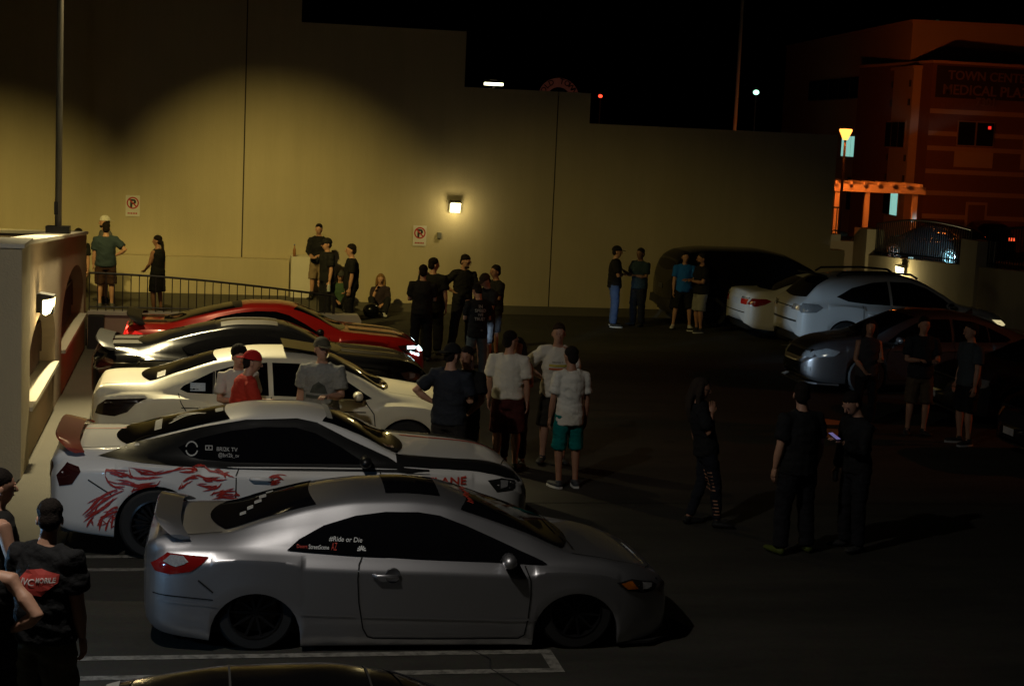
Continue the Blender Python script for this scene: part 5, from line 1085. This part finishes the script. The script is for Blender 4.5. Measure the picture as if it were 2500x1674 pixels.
person('woman in white ringer tee behind the man in the red cap', (.47, 18.9), 280, 1.68, 1.0, shirt=('white ringer tee', (.50, .46, .40)), hair='bushy', arms=('down', 'front'), legc=DKP, voxel=.015)
person('man in checked grey shirt and khaki cap facing the camera', (1.42, 18.8), 255, 1.81, 1.15, shirt=('grey check shirt', (.24, .24, .22), dict(var=.35, vscale=35)), arms=('front', 'down'), hat='cap', hatc=(.09, .08, .05), head=(28, -4), legs='shorts', legc=KHAKI, voxel=.013,
       prints=[(1, 'quad', [(-.10, 1.16), (.10, 1.16), (.07, 1.24), (0, 1.29), (-.07, 1.24)], mat('dark shirt print', (.05, .055, .045), .8)), (1, 'quad', [(-.15, 1.10), (.15, 1.10), (.15, 1.135), (-.15, 1.135)], mat('dark shirt print'))])
# --- by the van
person('man in cap, black tee and blue jeans with arms folded', (9.16, 35.6), 350, 1.80, 1.05, shirt=BLK, arms=('folded', 'folded'), hat='cap', hatc=(.015, .015, .02), legc=JEANS, sole=(.5, .5, .5), stance=.16, voxel=.018)
person('man in dark teal shirt with raised hand facing the man in jeans', (9.78, 35.75), 215, 1.76, 1.1, 'dark', shirt=('dark teal shirt', (.018, .035, .05)), arms=('folded', 'gesture'), legc=DKP, voxel=.018)
person('man in bright blue tee and black shorts', (10.70, 35.35), 262, 1.74, 1.0, shirt=('bright blue tee', (.015, .13, .50)), arms=('front', 'down'), legs='shorts', legc=('black shorts', (.01, .01, .011)), shoe=(.5, .5, .5), stance=.18, voxel=.018)
person('bearded man in beanie and grey shorts next to the van', (10.95, 34.85), 185, 1.76, 1.15, 'tan', shirt=BLK, arms=('front', 'front'), hat='beanie', hatc=(.015, .012, .012), beard=True, legs='shorts', legc=('pale grey shorts', (.26, .26, .24)), shoe=(.03, .03, .03), sole=(.55, .55, .55), voxel=.018)
# --- right foreground
g_, gA, gk = person('woman with long hair leaning back with a hand on her cheek', (5.58, 17.2), 352, 1.66, 1.02, 'tan', shirt=('black tee', (.011, .011, .012)), arms=('relaxed', 'chin'), hair='long', hairc=(.035, .025, .018), glasses=True, lean=(0, -.14), head=(-12, 4), legs='tight', legc=('dark leggings', (.010, .012, .018)), step=.16, stance=.06, shoe=(.012, .012, .012), voxel=.014,
       prints=[(1, 'text', 'GS', -.06, 1.22, .12, .08, mat('olive print', (.12, .12, .05), .7))])
lg_ = next(c for c in g_.children if c.name.startswith('trousers')); tb_ = BVHTree.FromPolygons([v_.co.copy() for v_ in lg_.data.vertices], [tuple(p_.vertices) for p_ in lg_.data.polygons])
for q_ in range(13):
    z_ = .16+.042*q_; c_ = None; row = []
    for a_ in (-.035, -.012, .012, .035):
        hit = [tb_.ray_cast(Vector((1.5, a_+y_, z_)), Vector((-1, 0, 0))) for y_ in (.16-.13*(z_-.1)/.5,)][0]
        if hit[0] is not None: row.append(hit[0])
    if len(row) == 4:
        up_ = Vector((0, 0, .016)); mobj('legging_slit', [p_+Vector((.005, 0, 0)) for p_ in row]+[p_+up_+Vector((.005, 0, 0)) for p_ in row], [(0, 1, 5, 4), (1, 2, 6, 5), (2, 3, 7, 6)], SKIN['tan'], lg_)
person('man in black tee and black trousers seen from behind', (6.2, 16.0), 105, 1.81, 1.12, shirt=BLK, arms=('relaxed', 'relaxed'), head=(-35, 0), legc=DKP, shoe=(.06, .08, .01), stance=.15, hem=.84, voxel=.014)
PH = person('person in dark clothes looking down at a lit phone', (6.92, 16.15), 195, 1.72, .98, shirt=('black hoodie', (.010, .010, .011)), sleeve='long', arms=('phone', 'down'), head=(0, 32), lean=(0, .05), legc=DKP, voxel=.015)
person('woman in grey tank top standing by the dark wrapped sedan', (10.0, 23.25), 268, 1.68, 1.0, shirt=('grey tank', (.045, .045, .05)), sleeve='none', arms=('front', 'low'), hair='long', legs='tight', legc=DKP, head=(-15, 0), voxel=.015)
person('smiling man in dark tee and khaki shorts', (10.66, 22.8), 262, 1.79, 1.02, shirt=('dark slate tee', (.018, .020, .024)), arms=('front', 'front'), legs='shorts', legc=('brown shorts', (.09, .065, .04)), voxel=.015)
person('man in grey blue tee turned left at the right side', (11.1, 22.1), 185, 1.79, 1.08, shirt=('grey blue tee', (.055, .068, .078)), arms=('down', 'relaxed'), legs='shorts', legc=('black shorts', (.01, .01, .011)), sole=(.4, .4, .4), voxel=.015)
# --- lower left
person('man in black tee with red JVC MOBILE badge on his back', (-.95, 10.75), 60, 1.76, 1.22, shirt=BLK, arms=('down', 'down'), head=(30, 14), lean=(0, .04), legs='shorts', legc=('camouflage shorts', (.12, .105, .06), dict(var=.8, vscale=9)), hem=.86, voxel=.012,
       prints=[(-1, 'quad', hex_(.035, 1.27, .26, .17), RTX), (-1, 'text', 'JVC', -.065, 1.238, .105, .055, mat('white print', (.62, .60, .58), .7)), (-1, 'text', 'MOBILE', .05, 1.272, .105, .032, mat('white print'))])
person('bare-shouldered man with dark hair at the left edge', (-1.36, 11.75), 20, 1.76, 1.05, shirt=('dark tank', (.014, .013, .012)), sleeve='none', arms=('down', 'front'), legc=DKP, voxel=.014)
person('man in black tank top with bent elbow cut by the left edge', (-1.28, 10.35), 75, 1.72, 1.15, shirt=('black tank', (.012, .012, .012)), sleeve='none', arms=('down', 'hip'), legc=DKP, voxel=.013)
def in_hand(o, pr, i, dx=(0, 0, 0), rot=(0, 0, 0)):
    root, A_, k_ = pr; sh, el, wr, f_, s_ = A_[i]; M_ = Matrix.Rotation(root.rotation_euler[2], 3, 'Z')
    o.location = root.location+M_ @ ((wr+f_*.10)*k_)+Vector(dx); o.rotation_euler = rot
# ================================================================== small things
def small(o, label, cat): return tagit(o, label, cat)
e = empty('drink_bottle', (2.12, 37.35, 1.22), label='amber bottle standing on the plinth post', cat='bottle')
MB().lathe([(.001, 0), (.035, 0), (.035, .15), (.014, .20), (.013, .25), (.001, .25)], (0, 0, 0), 'z', 12).build('bottle', mat('amber bottle', (.30, .13, .05), .25), e, True); MB().lathe([(.016, .25), (.016, .275), (.001, .276)], (0, 0, 0), 'z', 10).build('cap', mat('blue cap', (.08, .15, .3), .5), e)
e = empty('motorcycle_helmet', (3.78, 36.1, 0), label='black motorcycle helmet on the ground before the blonde woman', cat='helmet')
MB().ell((0, 0, .17), (.19, .17, .17), 18, 12).build('shell', P_BLACK, e, True); MB().ell((0, -.05, .16), (.165, .14, .075), 16, 8).build('visor', M_GLASS, e, True)
mb = MB().tube([(0, 0, 0), (0, 0, .13), (0, 0, .15), (0, 0, .19)], [.036, .036, .014, .014], 10).build('water_bottle', mat('clear bottle', (.4, .42, .42), .2)); in_hand(mb, BO, 0, (0, 0, -.1)); small(mb, 'clear plastic bottle held by the man in the dark cap', 'bottle')
o = MB().box(-.036, .036, -.005, .005, -.072, .072).build('phone', M_DARKPL); in_hand(o, PH, 0, (0, 0, .02), (R(-68), 0, R(25))); small(o, 'phone with lit screen held by the person looking down', 'phone')
s_ = MB().add([(-.032, .0065, -.066), (.032, .0065, -.066), (.032, .0065, .066), (-.032, .0065, .066), (-.032, -.0065, -.066), (.032, -.0065, -.066), (.032, -.0065, .066), (-.032, -.0065, .066)], [(0, 1, 2, 3), (7, 6, 5, 4)]).build('screen', mat('lit phone screen', (.5, .45, .8), .3, emit=(.42, .36, .95), estr=.2), o)
o = MB().tube([(0, 0, 0), (0, 0, .11)], [.028, .036], 12).build('paper_cup', mat('white cup', (.6, .58, .52), .6)); in_hand(o, CU, 0, (0, 0, -.04), (R(20), R(25), 0)); small(o, 'white cup held beside the maroon shorts', 'cup')
o = MB().tube([(0, 0, 0), (0, 0, .12)], [.03, .036], 12).build('drink_can', mat('silver can', (.5, .52, .55), .3, metal=.8)); in_hand(o, PH, 1, (0, 0, -.06)); small(o, 'small silver can held low by the person in dark clothes', 'can')
